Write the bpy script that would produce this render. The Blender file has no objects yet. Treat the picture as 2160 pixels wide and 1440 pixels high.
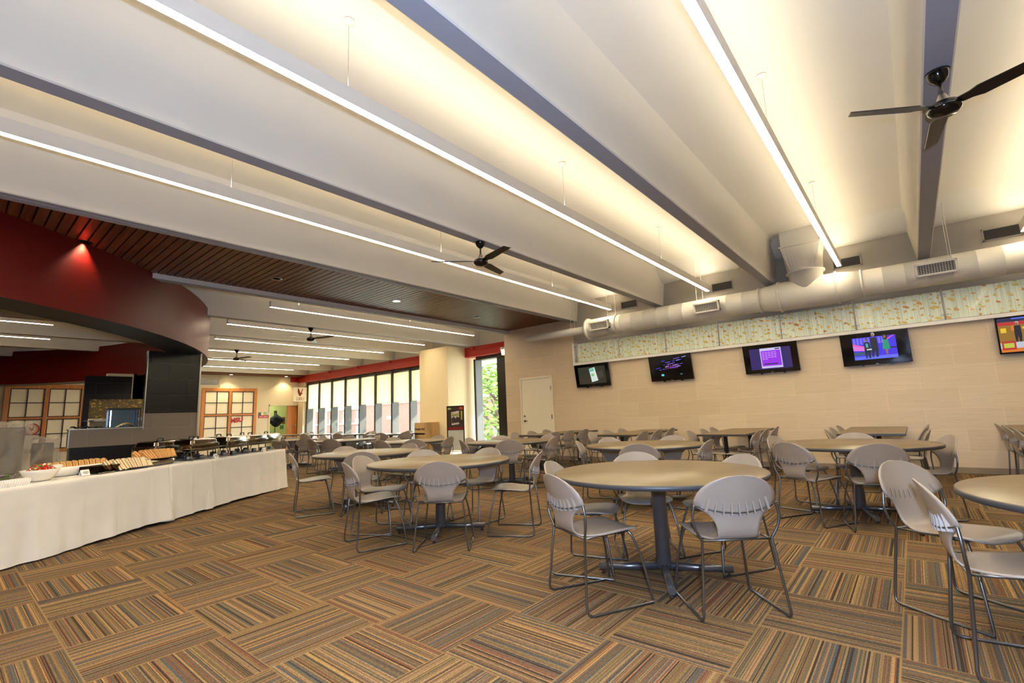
import bpy, bmesh, math, random
from math import sin, cos, pi, radians, sqrt, atan2, hypot, floor
from mathutils import Vector, Matrix, noise as mnoise
random.seed(7)
SC = bpy.context.scene
COL = SC.collection

# ------------------------------------------------------------------ camera
cam_data = bpy.data.cameras.new('camera')
cam = bpy.data.objects.new('camera', cam_data)
COL.objects.link(cam)
YAW, PITCH, ROLL = radians(39.716), radians(8.693), radians(-2.358)
fw = Vector((-sin(YAW) * cos(PITCH), cos(YAW) * cos(PITCH), sin(PITCH)))
rt = Vector((cos(YAW), sin(YAW), 0))
up = rt.cross(fw)
rt2 = cos(ROLL) * rt + sin(ROLL) * up
up2 = -sin(ROLL) * rt + cos(ROLL) * up
cam.matrix_world = Matrix(((rt2.x, up2.x, -fw.x, 0), (rt2.y, up2.y, -fw.y, 0), (rt2.z, up2.z, -fw.z, 1.2), (0, 0, 0, 1)))
cam_data.sensor_width = 36
cam_data.lens = 1001.5 / 2160 * 36
cam_data.clip_start = 0.05
cam_data.clip_end = 600
SC.camera = cam

# ------------------------------------------------------------------ world, daylight, exposure
def lin(c):
    return tuple((v / 12.92 if v <= 0.04045 else ((v + 0.055) / 1.055) ** 2.4) for v in c)
def rgb(r, g, b):
    return lin((r / 255, g / 255, b / 255)) + (1.0,)

W = bpy.data.worlds.new('sky'); SC.world = W; W.use_nodes = True
bg = W.node_tree.nodes['Background']
bg.inputs['Color'].default_value = (0.86, 0.93, 1.0, 1)
bg.inputs['Strength'].default_value = 4.0

sun = bpy.data.lights.new('sun', 'SUN'); sun.energy = 5.0; sun.color = (1, 0.95, 0.86); sun.angle = 0.009
so = bpy.data.objects.new('sun', sun); COL.objects.link(so)
so.rotation_euler = Vector((-0.9, -1.0, -0.74)).to_track_quat('-Z', 'Y').to_euler()
so.location = (20, 40, 30)

def area(name, loc, target, sx, sy, power, color):
    l = bpy.data.lights.new(name, 'AREA'); l.shape = 'RECTANGLE'; l.size = sx; l.size_y = sy
    l.energy = power; l.color = color
    o = bpy.data.objects.new(name, l); COL.objects.link(o); o.location = loc
    o.rotation_euler = (Vector(target) - Vector(loc)).to_track_quat('-Z', 'Y').to_euler()
    return o
# the photographer's flash, just above the lens
fl_ = bpy.data.lights.new('camera_flash', 'POINT'); fl_.energy = 185; fl_.color = (0.44, 0.63, 1.0); fl_.shadow_soft_size = 0.03
fo = bpy.data.objects.new('camera_flash', fl_); COL.objects.link(fo); fo.location = Vector((0, 0, 1.2)) + up2 * 0.16 + rt2 * 0.06 - fw * 0.05

LAMP = 17.5        # radiance of the pendant strips (down)
LAMP_UP = 10.0
LAMP_COL = (1.0, 0.855, 0.61, 1)
vs = SC.view_settings
vs.view_transform = 'Standard'; vs.look = 'None'; vs.gamma = 1.0; vs.use_curve_mapping = False
vs.exposure = 1.68
SC.display_settings.display_device = 'sRGB'
cy = SC.cycles
cy.use_denoising = True
try: cy.denoiser = 'OPENIMAGEDENOISE'
except Exception: pass
cy.max_bounces = 7; cy.diffuse_bounces = 4; cy.glossy_bounces = 3; cy.transmission_bounces = 6; cy.transparent_max_bounces = 12
cy.caustics_reflective = False; cy.caustics_refractive = False
cy.sample_clamp_indirect = 5.0

# ------------------------------------------------------------------ materials
MATS = {}
class NT:
    """small wrapper to write node trees briefly"""
    def __init__(s, m):
        s.t = m.node_tree; s.n = s.t.nodes; s.l = s.t.links
    def node(s, kind, **kw):
        n = s.n.new(kind)
        for k, v in kw.items():
            if k.startswith('i_'):
                n.inputs[k[2:].replace('_', ' ')].default_value = v
            else:
                setattr(n, k, v)
        return n
    def link(s, a, b): s.l.new(a, b)
    def math(s, op, a, b=None, c=None):
        n = s.n.new('ShaderNodeMath'); n.operation = op
        for i, v in enumerate((a, b, c)):
            if v is None: continue
            if hasattr(v, 'links'): s.l.new(v, n.inputs[i])
            else: n.inputs[i].default_value = v
        return n.outputs[0]
    def mix(s, fac, a, b, mode='MIX'):
        n = s.n.new('ShaderNodeMix'); n.data_type = 'RGBA'; n.blend_type = mode
        for sock, v in ((n.inputs[0], fac), (n.inputs[6], a), (n.inputs[7], b)):
            if hasattr(v, 'links'): s.l.new(v, sock)
            else: sock.default_value = v
        return n.outputs[2]
    def ramp(s, fac, stops, interp='LINEAR'):
        n = s.n.new('ShaderNodeValToRGB'); r = n.color_ramp; r.interpolation = interp
        while len(r.elements) < len(stops): r.elements.new(0.5)
        for e, (p, c) in zip(r.elements, stops): e.position = p; e.color = c
        s.l.new(fac, n.inputs[0]); return n.outputs[0]
    def coords(s, kind='Object'):
        return s.node('ShaderNodeTexCoord').outputs[kind]
    def sep(s, v):
        n = s.node('ShaderNodeSeparateXYZ'); s.l.new(v, n.inputs[0]); return n.outputs
    def comb(s, x=0, y=0, z=0):
        n = s.node('ShaderNodeCombineXYZ')
        for i, v in enumerate((x, y, z)):
            if hasattr(v, 'links'): s.l.new(v, n.inputs[i])
            else: n.inputs[i].default_value = v
        return n.outputs[0]
    def noise(s, vec, scale, detail=3, rough=0.5):
        n = s.node('ShaderNodeTexNoise'); n.inputs['Scale'].default_value = scale
        n.inputs['Detail'].default_value = detail; n.inputs['Roughness'].default_value = rough
        if vec is not None: s.l.new(vec, n.inputs['Vector'])
        return n.outputs[0]
    def bump(s, h, strength=0.2, dist=0.01):
        n = s.node('ShaderNodeBump'); n.inputs['Strength'].default_value = strength; n.inputs['Distance'].default_value = dist
        s.l.new(h, n.inputs['Height']); s.l.new(n.outputs[0], s.bsdf.inputs['Normal'])

def mat(name, color=(0.8, 0.8, 0.8, 1), rough=0.5, metal=0.0, var=0.06, vscale=6.0, bump=0.0, bscale=60.0, spec=0.5, coat=0.0, sheen=0.0, trans=0.0):
    """plain procedural paint: base colour with a little noise, optional fine bump"""
    if name in MATS: return MATS[name]
    m = bpy.data.materials.new(name); m.use_nodes = True; MATS[name] = m
    nt = NT(m); b = nt.n['Principled BSDF']; nt.bsdf = b
    b.inputs['Roughness'].default_value = rough; b.inputs['Metallic'].default_value = metal
    b.inputs['Specular IOR Level'].default_value = spec; b.inputs['Coat Weight'].default_value = coat
    b.inputs['Coat Roughness'].default_value = 0.15
    b.inputs['Sheen Weight'].default_value = sheen
    b.inputs['Transmission Weight'].default_value = trans
    co = nt.coords()
    dark = tuple(c * (1 - var) for c in color[:3]) + (1,)
    lite = tuple(min(1, c * (1 + var)) for c in color[:3]) + (1,)
    nz = nt.noise(co, vscale)
    nt.link(nt.ramp(nz, [(0.3, dark), (0.7, lite)]), b.inputs['Base Color'])
    if bump: nt.bump(nt.noise(co, bscale, 2), bump, 0.005)
    return m
def emit(name, color, strength):
    if name in MATS: return MATS[name]
    m = bpy.data.materials.new(name); m.use_nodes = True; MATS[name] = m
    nt = NT(m); b = nt.n['Principled BSDF']
    b.inputs['Base Color'].default_value = (0.02, 0.02, 0.02, 1)
    b.inputs['Emission Color'].default_value = color; b.inputs['Emission Strength'].default_value = strength
    return m
def pic(name, r, g, b, k=1.0):          # a lit patch of a television picture
    return emit(name, rgb(r, g, b), k * 0.30)
def new(name):
    m = bpy.data.materials.new(name); m.use_nodes = True; MATS[name] = m
    nt = NT(m); nt.bsdf = nt.n['Principled BSDF']; return m, nt

def carpet():
    m, t = new('striped carpet tile'); b = t.bsdf; b.inputs['Roughness'].default_value = 0.95; b.inputs['Specular IOR Level'].default_value = 0.1
    P = t.coords(); x, y, z = t.sep(P)
    u = t.math('DIVIDE', t.math('ADD', x, 0.2), 0.606); v = t.math('DIVIDE', t.math('SUBTRACT', y, 2.99), 0.606)
    i = t.math('FLOOR', u); j = t.math('FLOOR', v); fu = t.math('FRACT', u); fv = t.math('FRACT', v)
    par = t.math('FLOORED_MODULO', t.math('ADD', i, j), 2.0)
    across = t.math('ADD', t.math('MULTIPLY', fu, t.math('SUBTRACT', 1.0, par)), t.math('MULTIPLY', fv, par))
    along = t.math('ADD', t.math('MULTIPLY', fv, t.math('SUBTRACT', 1.0, par)), t.math('MULTIPLY', fu, par))
    seed = t.math('ADD', t.math('MULTIPLY', i, 17.31), t.math('MULTIPLY', j, 5.77))
    def wn(n_, off):
        w = t.node('ShaderNodeTexWhiteNoise', noise_dimensions='2D')
        t.link(t.comb(t.math('FLOOR', t.math('MULTIPLY', across, n_)), t.math('ADD', seed, off)), w.inputs['Vector'])
        return w.outputs['Value']
    broad, fine, pick = wn(58.0, 0.3), wn(128.0, 3.7), wn(84.0, 9.1)
    pal = [(0.0, rgb(66, 54, 44)), (0.10, rgb(112, 88, 64)), (0.24, rgb(96, 88, 76)), (0.34, rgb(156, 126, 88)), (0.44, rgb(124, 98, 68)), (0.54, rgb(84, 84, 82)),
           (0.62, rgb(134, 112, 74)), (0.70, rgb(128, 80, 58)), (0.75, rgb(174, 138, 88)), (0.82, rgb(108, 96, 70)), (0.89, rgb(150, 120, 92)), (0.96, rgb(82, 90, 96))]
    c1 = t.ramp(broad, pal, 'CONSTANT'); c2 = t.ramp(fine, pal, 'CONSTANT')
    col = t.mix(t.math('GREATER_THAN', pick, 0.45), c1, c2)
    # loop pile: short flecks along the yarn
    fl = t.noise(t.comb(t.math('MULTIPLY', across, 210.0), t.math('MULTIPLY', along, 70.0), seed), 1.0, 2, 0.6)
    col = t.mix(1.0, col, t.ramp(fl, [(0.32, (0.45, 0.44, 0.42, 1)), (0.66, (1.15, 1.12, 1.05, 1))]), 'MULTIPLY')
    # seam where two tiles meet
    def edge(f): return t.math('MINIMUM', f, t.math('SUBTRACT', 1.0, f))
    e = t.math('LESS_THAN', t.math('MINIMUM', edge(fu), edge(fv)), 0.007)
    col = t.mix(t.math('MULTIPLY', e, 0.6), col, rgb(150, 120, 72))
    t.link(col, b.inputs['Base Color']); t.bump(fl, 0.5, 0.004)
    return m
def wall_tile():
    m, t = new('cream striated wall tile'); b = t.bsdf; b.inputs['Roughness'].default_value = 0.42
    x, y, z = t.sep(t.coords()); V = t.comb(t.math('ADD', x, y), z, 0)
    br = t.node('ShaderNodeTexBrick', offset=0.5); t.link(V, br.inputs['Vector'])
    for k, val in (('Scale', 1.0), ('Mortar Size', 0.0025), ('Brick Width', 0.914), ('Row Height', 0.337), ('Mortar Smooth', 0.2), ('Bias', 0.0)): br.inputs[k].default_value = val
    br.inputs['Color1'].default_value = rgb(222, 200, 166); br.inputs['Color2'].default_value = rgb(214, 191, 156); br.inputs['Mortar'].default_value = rgb(234, 215, 184)
    st = t.noise(t.comb(t.math('MULTIPLY', t.math('ADD', x, y), 1.6), t.math('MULTIPLY', z, 70), 0), 1.0, 4, 0.6)
    col = t.mix(1.0, br.outputs['Color'], t.ramp(st, [(0.3, (0.9, 0.89, 0.87, 1)), (0.7, (1.04, 1.03, 1.01, 1))]), 'MULTIPLY')
    t.link(col, b.inputs['Base Color']); t.bump(br.outputs['Fac'], -0.15, 0.003)
    return m
def tile2(name, c1, c2, mortar, bw, bh, rough=0.3, shift=0.0):
    m, t = new(name); b = t.bsdf; b.inputs['Roughness'].default_value = rough
    x, y, z = t.sep(t.coords()); V = t.comb(t.math('ADD', t.math('ADD', x, y), shift), z, 0)
    br = t.node('ShaderNodeTexBrick', offset=0.5); t.link(V, br.inputs['Vector'])
    for k, val in (('Scale', 1.0), ('Mortar Size', 0.004), ('Brick Width', bw), ('Row Height', bh), ('Mortar Smooth', 0.1)): br.inputs[k].default_value = val
    br.inputs['Color1'].default_value = c1; br.inputs['Color2'].default_value = c2; br.inputs['Mortar'].default_value = mortar
    t.link(br.outputs['Color'], b.inputs['Base Color'])
    return m
def wood(name, ca, cb, rough=0.35, sx=3.0, sy=40.0, axis=0, coat=0.0):
    m, t = new(name); b = t.bsdf; b.inputs['Roughness'].default_value = rough; b.inputs['Coat Weight'].default_value = coat
    x, y, z = t.sep(t.coords())
    V = {0: t.comb(t.math('MULTIPLY', x, sx), t.math('MULTIPLY', y, sy), t.math('MULTIPLY', z, sy)),
         1: t.comb(t.math('MULTIPLY', x, sy), t.math('MULTIPLY', y, sx), t.math('MULTIPLY', z, sy)),
         2: t.comb(t.math('MULTIPLY', x, sy), t.math('MULTIPLY', y, sy), t.math('MULTIPLY', z, sx))}[axis]
    t.link(t.ramp(t.noise(V, 1.0, 4, 0.6), [(0.3, ca), (0.7, cb)]), b.inputs['Base Color'])
    return m
def leaf_panel_mat(name, base, dark=False):
    m, t = new(name); b = t.bsdf; b.inputs['Roughness'].default_value = 0.32; b.inputs['Coat Weight'].default_value = 0.1
    x, y, z = t.sep(t.coords()); h = t.math('ADD', x, y)
    ln = t.noise(t.comb(t.math('MULTIPLY', h, 60), t.math('MULTIPLY', z, 1.3), 0), 1.0, 2)
    col = t.ramp(ln, [(0.38, tuple(c * 0.82 for c in base[:3]) + (1,)), (0.5, base), (0.68, tuple(min(1, c * 1.12) for c in base[:3]) + (1,))])
    wob = t.noise(t.comb(h, z, 0), 14.0, 2)
    vec = t.comb(t.math('ADD', t.math('MULTIPLY', h, 9.2), t.math('MULTIPLY', wob, 1.3)), t.math('ADD', t.math('MULTIPLY', z, 11.0), t.math('MULTIPLY', wob, -0.9)), 0)
    vo = t.node('ShaderNodeTexVoronoi', voronoi_dimensions='2D'); vo.inputs['Scale'].default_value = 1.0; vo.inputs['Randomness'].default_value = 0.85
    t.link(vec, vo.inputs['Vector'])
    cr, cg, cb = t.sep(vo.outputs['Color'])
    size = t.math('ADD', t.math('MULTIPLY', cg, 0.13), 0.13)
    msk = t.math('LESS_THAN', vo.outputs['Distance'], size)
    lf = t.ramp(cr, [(0.0, rgb(222, 186, 62)), (0.28, rgb(214, 158, 58)), (0.5, rgb(206, 186, 82)), (0.72, rgb(202, 132, 56)), (0.84, rgb(214, 196, 90))], 'CONSTANT')
    t.link(t.mix(msk, col, lf), b.inputs['Base Color'])
    return m
def glass_mat(name, tint=(0.93, 0.97, 0.96, 1), refl=0.06):
    m = bpy.data.materials.new(name); m.use_nodes = True; MATS[name] = m
    t = NT(m); t.n.remove(t.n['Principled BSDF']); out = t.n['Material Output']
    tr = t.node('ShaderNodeBsdfTransparent'); tr.inputs[0].default_value = tint
    gl = t.node('ShaderNodeBsdfGlossy'); gl.inputs['Roughness'].default_value = 0.02
    lw = t.node('ShaderNodeLayerWeight'); fr = t.math('ADD', t.math('MULTIPLY', t.math('POWER', lw.outputs['Facing'], 5.0), 0.9), 0.02)
    mx = t.node('ShaderNodeMixShader'); t.link(fr, mx.inputs[0]); t.link(tr.outputs[0], mx.inputs[1]); t.link(gl.outputs[0], mx.inputs[2])
    t.link(mx.outputs[0], out.inputs[0]); return m
def film_mat():
    m = bpy.data.materials.new('crumpled clear plastic film'); m.use_nodes = True
    t = NT(m); b = t.n['Principled BSDF']; out = t.n['Material Output']; t.bsdf = b
    b.inputs['Base Color'].default_value = rgb(168, 158, 140); b.inputs['Roughness'].default_value = 0.22
    t.bump(t.noise(t.coords(), 11.0, 6, 0.65), 0.45, 0.06)
    tr = t.node('ShaderNodeBsdfTransparent'); mx = t.node('ShaderNodeMixShader'); mx.inputs[0].default_value = 0.40
    t.link(tr.outputs[0], mx.inputs[1]); t.link(b.outputs[0], mx.inputs[2]); t.link(mx.outputs[0], out.inputs[0]); return m
def blind_mat():
    m, t = new('cream roller blind cloth'); b = t.bsdf
    b.inputs['Base Color'].default_value = rgb(240, 226, 190); b.inputs['Roughness'].default_value = 0.8
    x, y, z = t.sep(t.coords())
    w = t.noise(t.comb(t.math('MULTIPLY', x, 90), t.math('MULTIPLY', z, 6), 0), 1.0, 2)
    t.link(t.ramp(w, [(0.3, rgb(232, 214, 172)), (0.7, rgb(246, 234, 200))]), b.inputs['Base Color'])
    tl = t.node('ShaderNodeBsdfTranslucent'); tl.inputs[0].default_value = rgb(252, 240, 214)
    mx = t.node('ShaderNodeMixShader'); mx.inputs[0].default_value = 0.75
    t.link(b.outputs[0], mx.inputs[1]); t.link(tl.outputs[0], mx.inputs[2]); t.link(mx.outputs[0], t.n['Material Output'].inputs[0]); return m

M_carpet = carpet(); M_wtile = wall_tile()
M_paint = mat('warm white ceiling paint', rgb(216, 211, 200), 0.7, var=0.015, vscale=1.5)
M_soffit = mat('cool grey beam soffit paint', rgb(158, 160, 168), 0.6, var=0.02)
M_upper = mat('beige upper wall paint', rgb(164, 156, 142), 0.8, var=0.02)
M_cream = mat('cream wall paint', rgb(212, 197, 164), 0.75, var=0.02, vscale=1.2)
M_white = mat('white enamel', rgb(238, 232, 220), 0.4, var=0.02)
M_duct = mat('white painted duct', rgb(206, 200, 186), 0.45, var=0.02)
M_red = mat('deep red gloss paint', rgb(92, 12, 7), 0.45, var=0.04, vscale=2, spec=0.2)
M_redlint = mat('red lintel paint', rgb(176, 32, 20), 0.45, var=0.05, vscale=2)
M_char = mat('charcoal soffit paint', rgb(50, 50, 48), 0.5, var=0.05)
M_black = mat('black plastic', rgb(18, 17, 17), 0.3, var=0.1)
M_blackgl = mat('gloss black enamel', rgb(10, 10, 10), 0.12, var=0.1)
M_frame = mat('dark bronze window frame', rgb(46, 40, 36), 0.45, var=0.08)
M_mull = mat('grey bronze mullion', rgb(74, 69, 63), 0.5, var=0.06)
M_glass = glass_mat('window glass')
M_wslat = wood('dark walnut slats', rgb(78, 42, 22), rgb(122, 74, 42), 0.4, 1.2, 30, 0)
M_wslat.node_tree.nodes['Principled BSDF'].inputs['Specular IOR Level'].default_value = 0.25
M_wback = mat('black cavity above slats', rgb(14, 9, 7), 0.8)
M_oak = wood('honey oak', rgb(176, 104, 42), rgb(206, 134, 64), 0.35, 3, 30, 2)
M_maple = wood('light maple veneer', rgb(196, 158, 100), rgb(214, 178, 120), 0.4, 3, 40, 2)
M_shell = mat('taupe moulded polypropylene', rgb(152, 139, 126), 0.36, var=0.03, bump=0.05, bscale=300)
M_slitshade = mat('painted slit shade', rgb(70, 66, 64), 0.6)  # shade of the open slits, put into a dark strip colour
M_steel = mat('silver powder coated tube', rgb(112, 110, 107), 0.3, metal=0.85, var=0.05)
M_dsteel = mat('pewter painted steel', rgb(120, 121, 124), 0.3, metal=0.8, var=0.05)
M_chrome = mat('polished stainless steel', rgb(150, 142, 128), 0.13, metal=1.0, var=0.04)
M_edge = mat('charcoal vinyl edge band', rgb(58, 58, 60), 0.42, var=0.05)
M_lam = wood('beige wood grain laminate', rgb(105, 87, 57), rgb(117, 97, 63), 0.36, 2.5, 30, 0)
M_rubber = mat('black rubber', rgb(22, 22, 22), 0.7)
M_cloth = mat('white tablecloth linen', rgb(220, 213, 202), 0.85, var=0.03, vscale=3, bump=0.08, bscale=400, sheen=0.2)
M_btile = tile2('black glazed tile', rgb(15, 11, 10), rgb(20, 15, 13), rgb(52, 44, 40), 0.61, 0.305, 0.25, 0.18)
M_gtile = tile2('grey striated tile', rgb(140, 122, 98), rgb(147, 129, 105), rgb(156, 139, 115), 0.61, 0.305, 0.45, 0.1)
M_leaf = leaf_panel_mat('leaf resin panel', rgb(222, 230, 204))
M_leafd = leaf_panel_mat('amber leaf resin panel', rgb(128, 104, 60))
M_film = film_mat(); M_blind = blind_mat()
M_alu = mat('brushed aluminium', rgb(196, 194, 190), 0.3, metal=0.9)
M_grill = mat('dark louvre', rgb(82, 78, 74), 0.5)
M_screen = mat('dark television glass', rgb(8, 8, 10), 0.08, var=0.05)
M_down = emit('pendant diffuser', LAMP_COL, LAMP)
M_up = emit('pendant uplight lens', LAMP_COL, LAMP_UP)
M_paper = mat('rice paper panel', rgb(236, 222, 192), 0.7, var=0.02)
M_darkwood = mat('dark stained muntin', rgb(44, 28, 20), 0.4)
M_greenw = mat('pale green back room paint', rgb(186, 190, 120), 0.8, var=0.03)
M_signred = mat('maroon red print', rgb(172, 26, 40), 0.5)
M_bread = mat('toasted sandwich bread', rgb(226, 172, 98), 0.8, var=0.14, vscale=30, bump=0.3, bscale=120)
M_crumb = mat('white bread crumb', rgb(244, 224, 178), 0.85, var=0.06, vscale=40, bump=0.3, bscale=150)
M_ham = mat('pink cold cuts', rgb(206, 110, 84), 0.5, var=0.15, vscale=40)
M_beef = mat('dark red cold cuts', rgb(120, 34, 26), 0.5, var=0.2, vscale=40)
M_lettuce = mat('green lettuce', rgb(96, 128, 44), 0.5, var=0.25, vscale=30)
M_tomato = mat('cut red tomato', rgb(196, 34, 16), 0.25, var=0.2, vscale=30)
M_mozz = mat('pale cheese', rgb(240, 226, 180), 0.4)
M_china = mat('white china', rgb(240, 234, 220), 0.18, var=0.01)
M_card = mat('white card', rgb(244, 238, 226), 0.7, var=0.01)
M_ink = mat('black ink', rgb(36, 32, 30), 0.7)

# ------------------------------------------------------------------ mesh helpers
class MB:
    def __init__(s): s.v = []; s.f = []; s.sm = []; s.mi = []; s.cur = 0
    def add(s, vs, fs, smooth=False):
        o = len(s.v); s.v += [tuple(p) for p in vs]
        for f in fs: s.f.append([o + i for i in f]); s.sm.append(smooth); s.mi.append(s.cur)
        return s
    def box(s, x0, x1, y0, y1, z0, z1):
        return s.add([(x0, y0, z0), (x1, y0, z0), (x1, y1, z0), (x0, y1, z0), (x0, y0, z1), (x1, y0, z1), (x1, y1, z1), (x0, y1, z1)],
                     [(0, 3, 2, 1), (4, 5, 6, 7), (0, 1, 5, 4), (1, 2, 6, 5), (2, 3, 7, 6), (3, 0, 4, 7)])
    def cbox(s, c, d, mtx=None):
        x, y, z = d[0] / 2, d[1] / 2, d[2] / 2
        vs = [Vector(p) for p in ((-x, -y, -z), (x, -y, -z), (x, y, -z), (-x, y, -z), (-x, -y, z), (x, -y, z), (x, y, z), (-x, y, z))]
        if mtx: vs = [mtx @ p for p in vs]
        return s.add([p + Vector(c) for p in vs], [(0, 3, 2, 1), (4, 5, 6, 7), (0, 1, 5, 4), (1, 2, 6, 5), (2, 3, 7, 6), (3, 0, 4, 7)])
    def tube(s, pts, r, n=8, caps=True, closed=False):
        pts = [Vector(p) for p in pts]; rings = []; N = len(pts)
        t0 = (pts[1] - pts[0]).normalized()
        nrm = t0.orthogonal().normalized(); vs = []
        for i, p in enumerate(pts):
            a = pts[max(0, i - 1)]; b = pts[min(N - 1, i + 1)]
            if closed: a = pts[(i - 1) % N]; b = pts[(i + 1) % N]
            t = (b - a).normalized(); nrm = (nrm - t * nrm.dot(t)).normalized(); bn = t.cross(nrm)
            rr = r[i] if isinstance(r, (list, tuple)) else r
            vs += [p + rr * (cos(2 * pi * k / n) * nrm + sin(2 * pi * k / n) * bn) for k in range(n)]
        fs = []
        for i in range(N - 1 + (1 if closed else 0)):
            j = (i + 1) % N
            fs += [(i * n + k, i * n + (k + 1) % n, j * n + (k + 1) % n, j * n + k) for k in range(n)]
        s.add(vs, fs, True)
        if caps and not closed:
            o = len(s.v) - len(vs)
            s.f.append([o + k for k in reversed(range(n))]); s.f.append([o + (N - 1) * n + k for k in range(n)])
            s.sm += [False, False]; s.mi += [s.cur, s.cur]
        return s
    def lathe(s, prof, n=24, c=(0, 0, 0), mtx=None, smooth=True):
        vs = []; fs = []
        for r, z in prof:
            for k in range(n):
                p = Vector((r * cos(2 * pi * k / n), r * sin(2 * pi * k / n), z))
                if mtx: p = mtx @ p
                vs.append(p + Vector(c))
        for i in range(len(prof) - 1):
            fs += [(i * n + k, i * n + (k + 1) % n, (i + 1) * n + (k + 1) % n, (i + 1) * n + k) for k in range(n)]
        s.add(vs, fs, smooth)
        o = len(s.v) - len(vs)
        if prof[0][0] > 1e-4: s.f.append([o + k for k in reversed(range(n))]); s.sm.append(False); s.mi.append(s.cur)
        if prof[-1][0] > 1e-4: s.f.append([o + (len(prof) - 1) * n + k for k in range(n)]); s.sm.append(False); s.mi.append(s.cur)
        return s
    def prism(s, poly, t, fn):
        """polygon in (a,b), thickness t; fn(a,b,h)->xyz"""
        n = len(poly)
        vs = [fn(a, b, 0) for a, b in poly] + [fn(a, b, t) for a, b in poly]
        return s.add(vs, [tuple(reversed(range(n))), tuple(range(n, 2 * n))] + [(i, (i + 1) % n, n + (i + 1) % n, n + i) for i in range(n)])
    def grid(s, fn, nu, nv, smooth=True):
        vs = [fn(i / nu, j / nv) for j in range(nv + 1) for i in range(nu + 1)]
        return s.add(vs, [(j * (nu + 1) + i, j * (nu + 1) + i + 1, (j + 1) * (nu + 1) + i + 1, (j + 1) * (nu + 1) + i) for j in range(nv) for i in range(nu)], smooth)
    def build(s, name, m, parent=None, bevel=0.0, solid=0.0, segs=2):
        me = bpy.data.meshes.new(name); me.from_pydata(s.v, [], s.f); me.update()
        for p, sm, mi in zip(me.polygons, s.sm, s.mi): p.use_smooth = sm; p.material_index = mi
        for mm in (m if isinstance(m, (list, tuple)) else [m]): me.materials.append(mm)
        b = bmesh.new(); b.from_mesh(me)
        bmesh.ops.recalc_face_normals(b, faces=b.faces)
        if solid: bmesh.ops.solidify(b, geom=list(b.faces), thickness=solid)
        b.to_mesh(me); b.free()
        o = bpy.data.objects.new(name, me); COL.objects.link(o)
        if parent: o.parent = parent
        if bevel:
            md = o.modifiers.new('bevel', 'BEVEL'); md.width = bevel; md.segments = segs; md.limit_method = 'ANGLE'; md.angle_limit = radians(50)
        return o
def smooth_path(pts, r=0.05, n=5):
    """round the corners of a polyline"""
    pts = [Vector(p) for p in pts]; out = [pts[0]]
    for a, b, c in zip(pts, pts[1:], pts[2:]):
        d1 = (a - b); d2 = (c - b); k = min(r, d1.length * 0.45, d2.length * 0.45)
        p0 = b + d1.normalized() * k; p2 = b + d2.normalized() * k
        out += [(1 - t) ** 2 * p0 + 2 * t * (1 - t) * b + t * t * p2 for t in [i / n for i in range(n + 1)]]
    return out + [pts[-1]]
def catmull(pts, n=6):
    pts = [Vector(p) for p in pts]; P = [2 * pts[0] - pts[1]] + pts + [2 * pts[-1] - pts[-2]]; out = []
    for a, b, c, d in zip(P, P[1:], P[2:], P[3:]):
        for i in range(n):
            t = i / n
            out.append(0.5 * ((2 * b) + (c - a) * t + (2 * a - 5 * b + 4 * c - d) * t * t + (3 * b - a - 3 * c + d) * t ** 3))
    return out + [pts[-1]]
def empty(name, loc=(0, 0, 0), rz=0.0, rx=0.0):
    o = bpy.data.objects.new(name, None); COL.objects.link(o); o.location = loc; o.rotation_euler = (rx, 0, rz)
    o.empty_display_size = 0.1; return o
def tag(o, label, cat, group=None, kind=None):
    o['label'] = label; o['category'] = cat
    if group: o['group'] = group
    if kind: o['kind'] = kind
    return o
def struct(o): o['kind'] = 'structure'; return o
def copy_tree(o, parent=None):
    c = o.copy(); COL.objects.link(c)
    if parent: c.parent = parent
    for ch in list(o.children): copy_tree(ch, c)
    return c
def text_mesh(s, size, fn, name, m, parent=None, shear=0.0, bold=0.0, depth=0.002):
    cu = bpy.data.curves.new('lettering', 'FONT'); cu.body = s; cu.size = size; cu.align_x = 'CENTER'; cu.align_y = 'CENTER'; cu.offset = bold; cu.extrude = depth; cu.shear = shear
    ob = bpy.data.objects.new('lettering', cu); COL.objects.link(ob)
    dg = bpy.context.evaluated_depsgraph_get(); me = bpy.data.meshes.new_from_object(ob.evaluated_get(dg))
    bpy.data.objects.remove(ob)
    for v in me.vertices: v.co = fn(v.co.x, v.co.y, v.co.z)
    me.materials.clear(); me.materials.append(m); me.name = name
    o = bpy.data.objects.new(name, me); COL.objects.link(o)
    if parent: o.parent = parent
    return o

# ================================================================== the room
YT = 10.4          # face of the television wall
YL = 11.33         # face of the red lintel
XL = -23.4         # end wall
XP = -8.94         # corner where the tiled wall steps back
b = MB(); b.add([(-24.5, -6.2, 0), (6.4, -6.2, 0), (6.4, 12.0, 0), (-24.5, 12.0, 0)], [(0, 1, 2, 3)])
fl = struct(b.build('floor', M_carpet))

# tiled television wall with its pier, upper painted wall
b = MB(); b.box(XP, 6.4, YT, 12.0, 0, 2.37); b.box(XP, -6.55, YT, 12.0, 2.37, 4.5)
struct(b.build('wall_rear', M_wtile))
b = MB(); b.box(-6.55, 6.4, YT, 12.0, 2.42, 4.5); struct(b.build('wall_rear_upper', M_upper))
b = MB(); b.box(-6.56, 6.4, YT - 0.10, YT, 2.36, 2.42); b.box(-6.56, -6.50, YT - 0.10, YT, 2.42, 2.93)
struct(b.build('trim_1', M_white, bevel=0.004))
# baseboards
b = MB(); b.box(XP - 0.0, 6.4, YT - 0.012, YT, 0, 0.09); struct(b.build('baseboard_rear', mat('taupe vinyl base', rgb(150, 130, 104), 0.6)))

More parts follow.
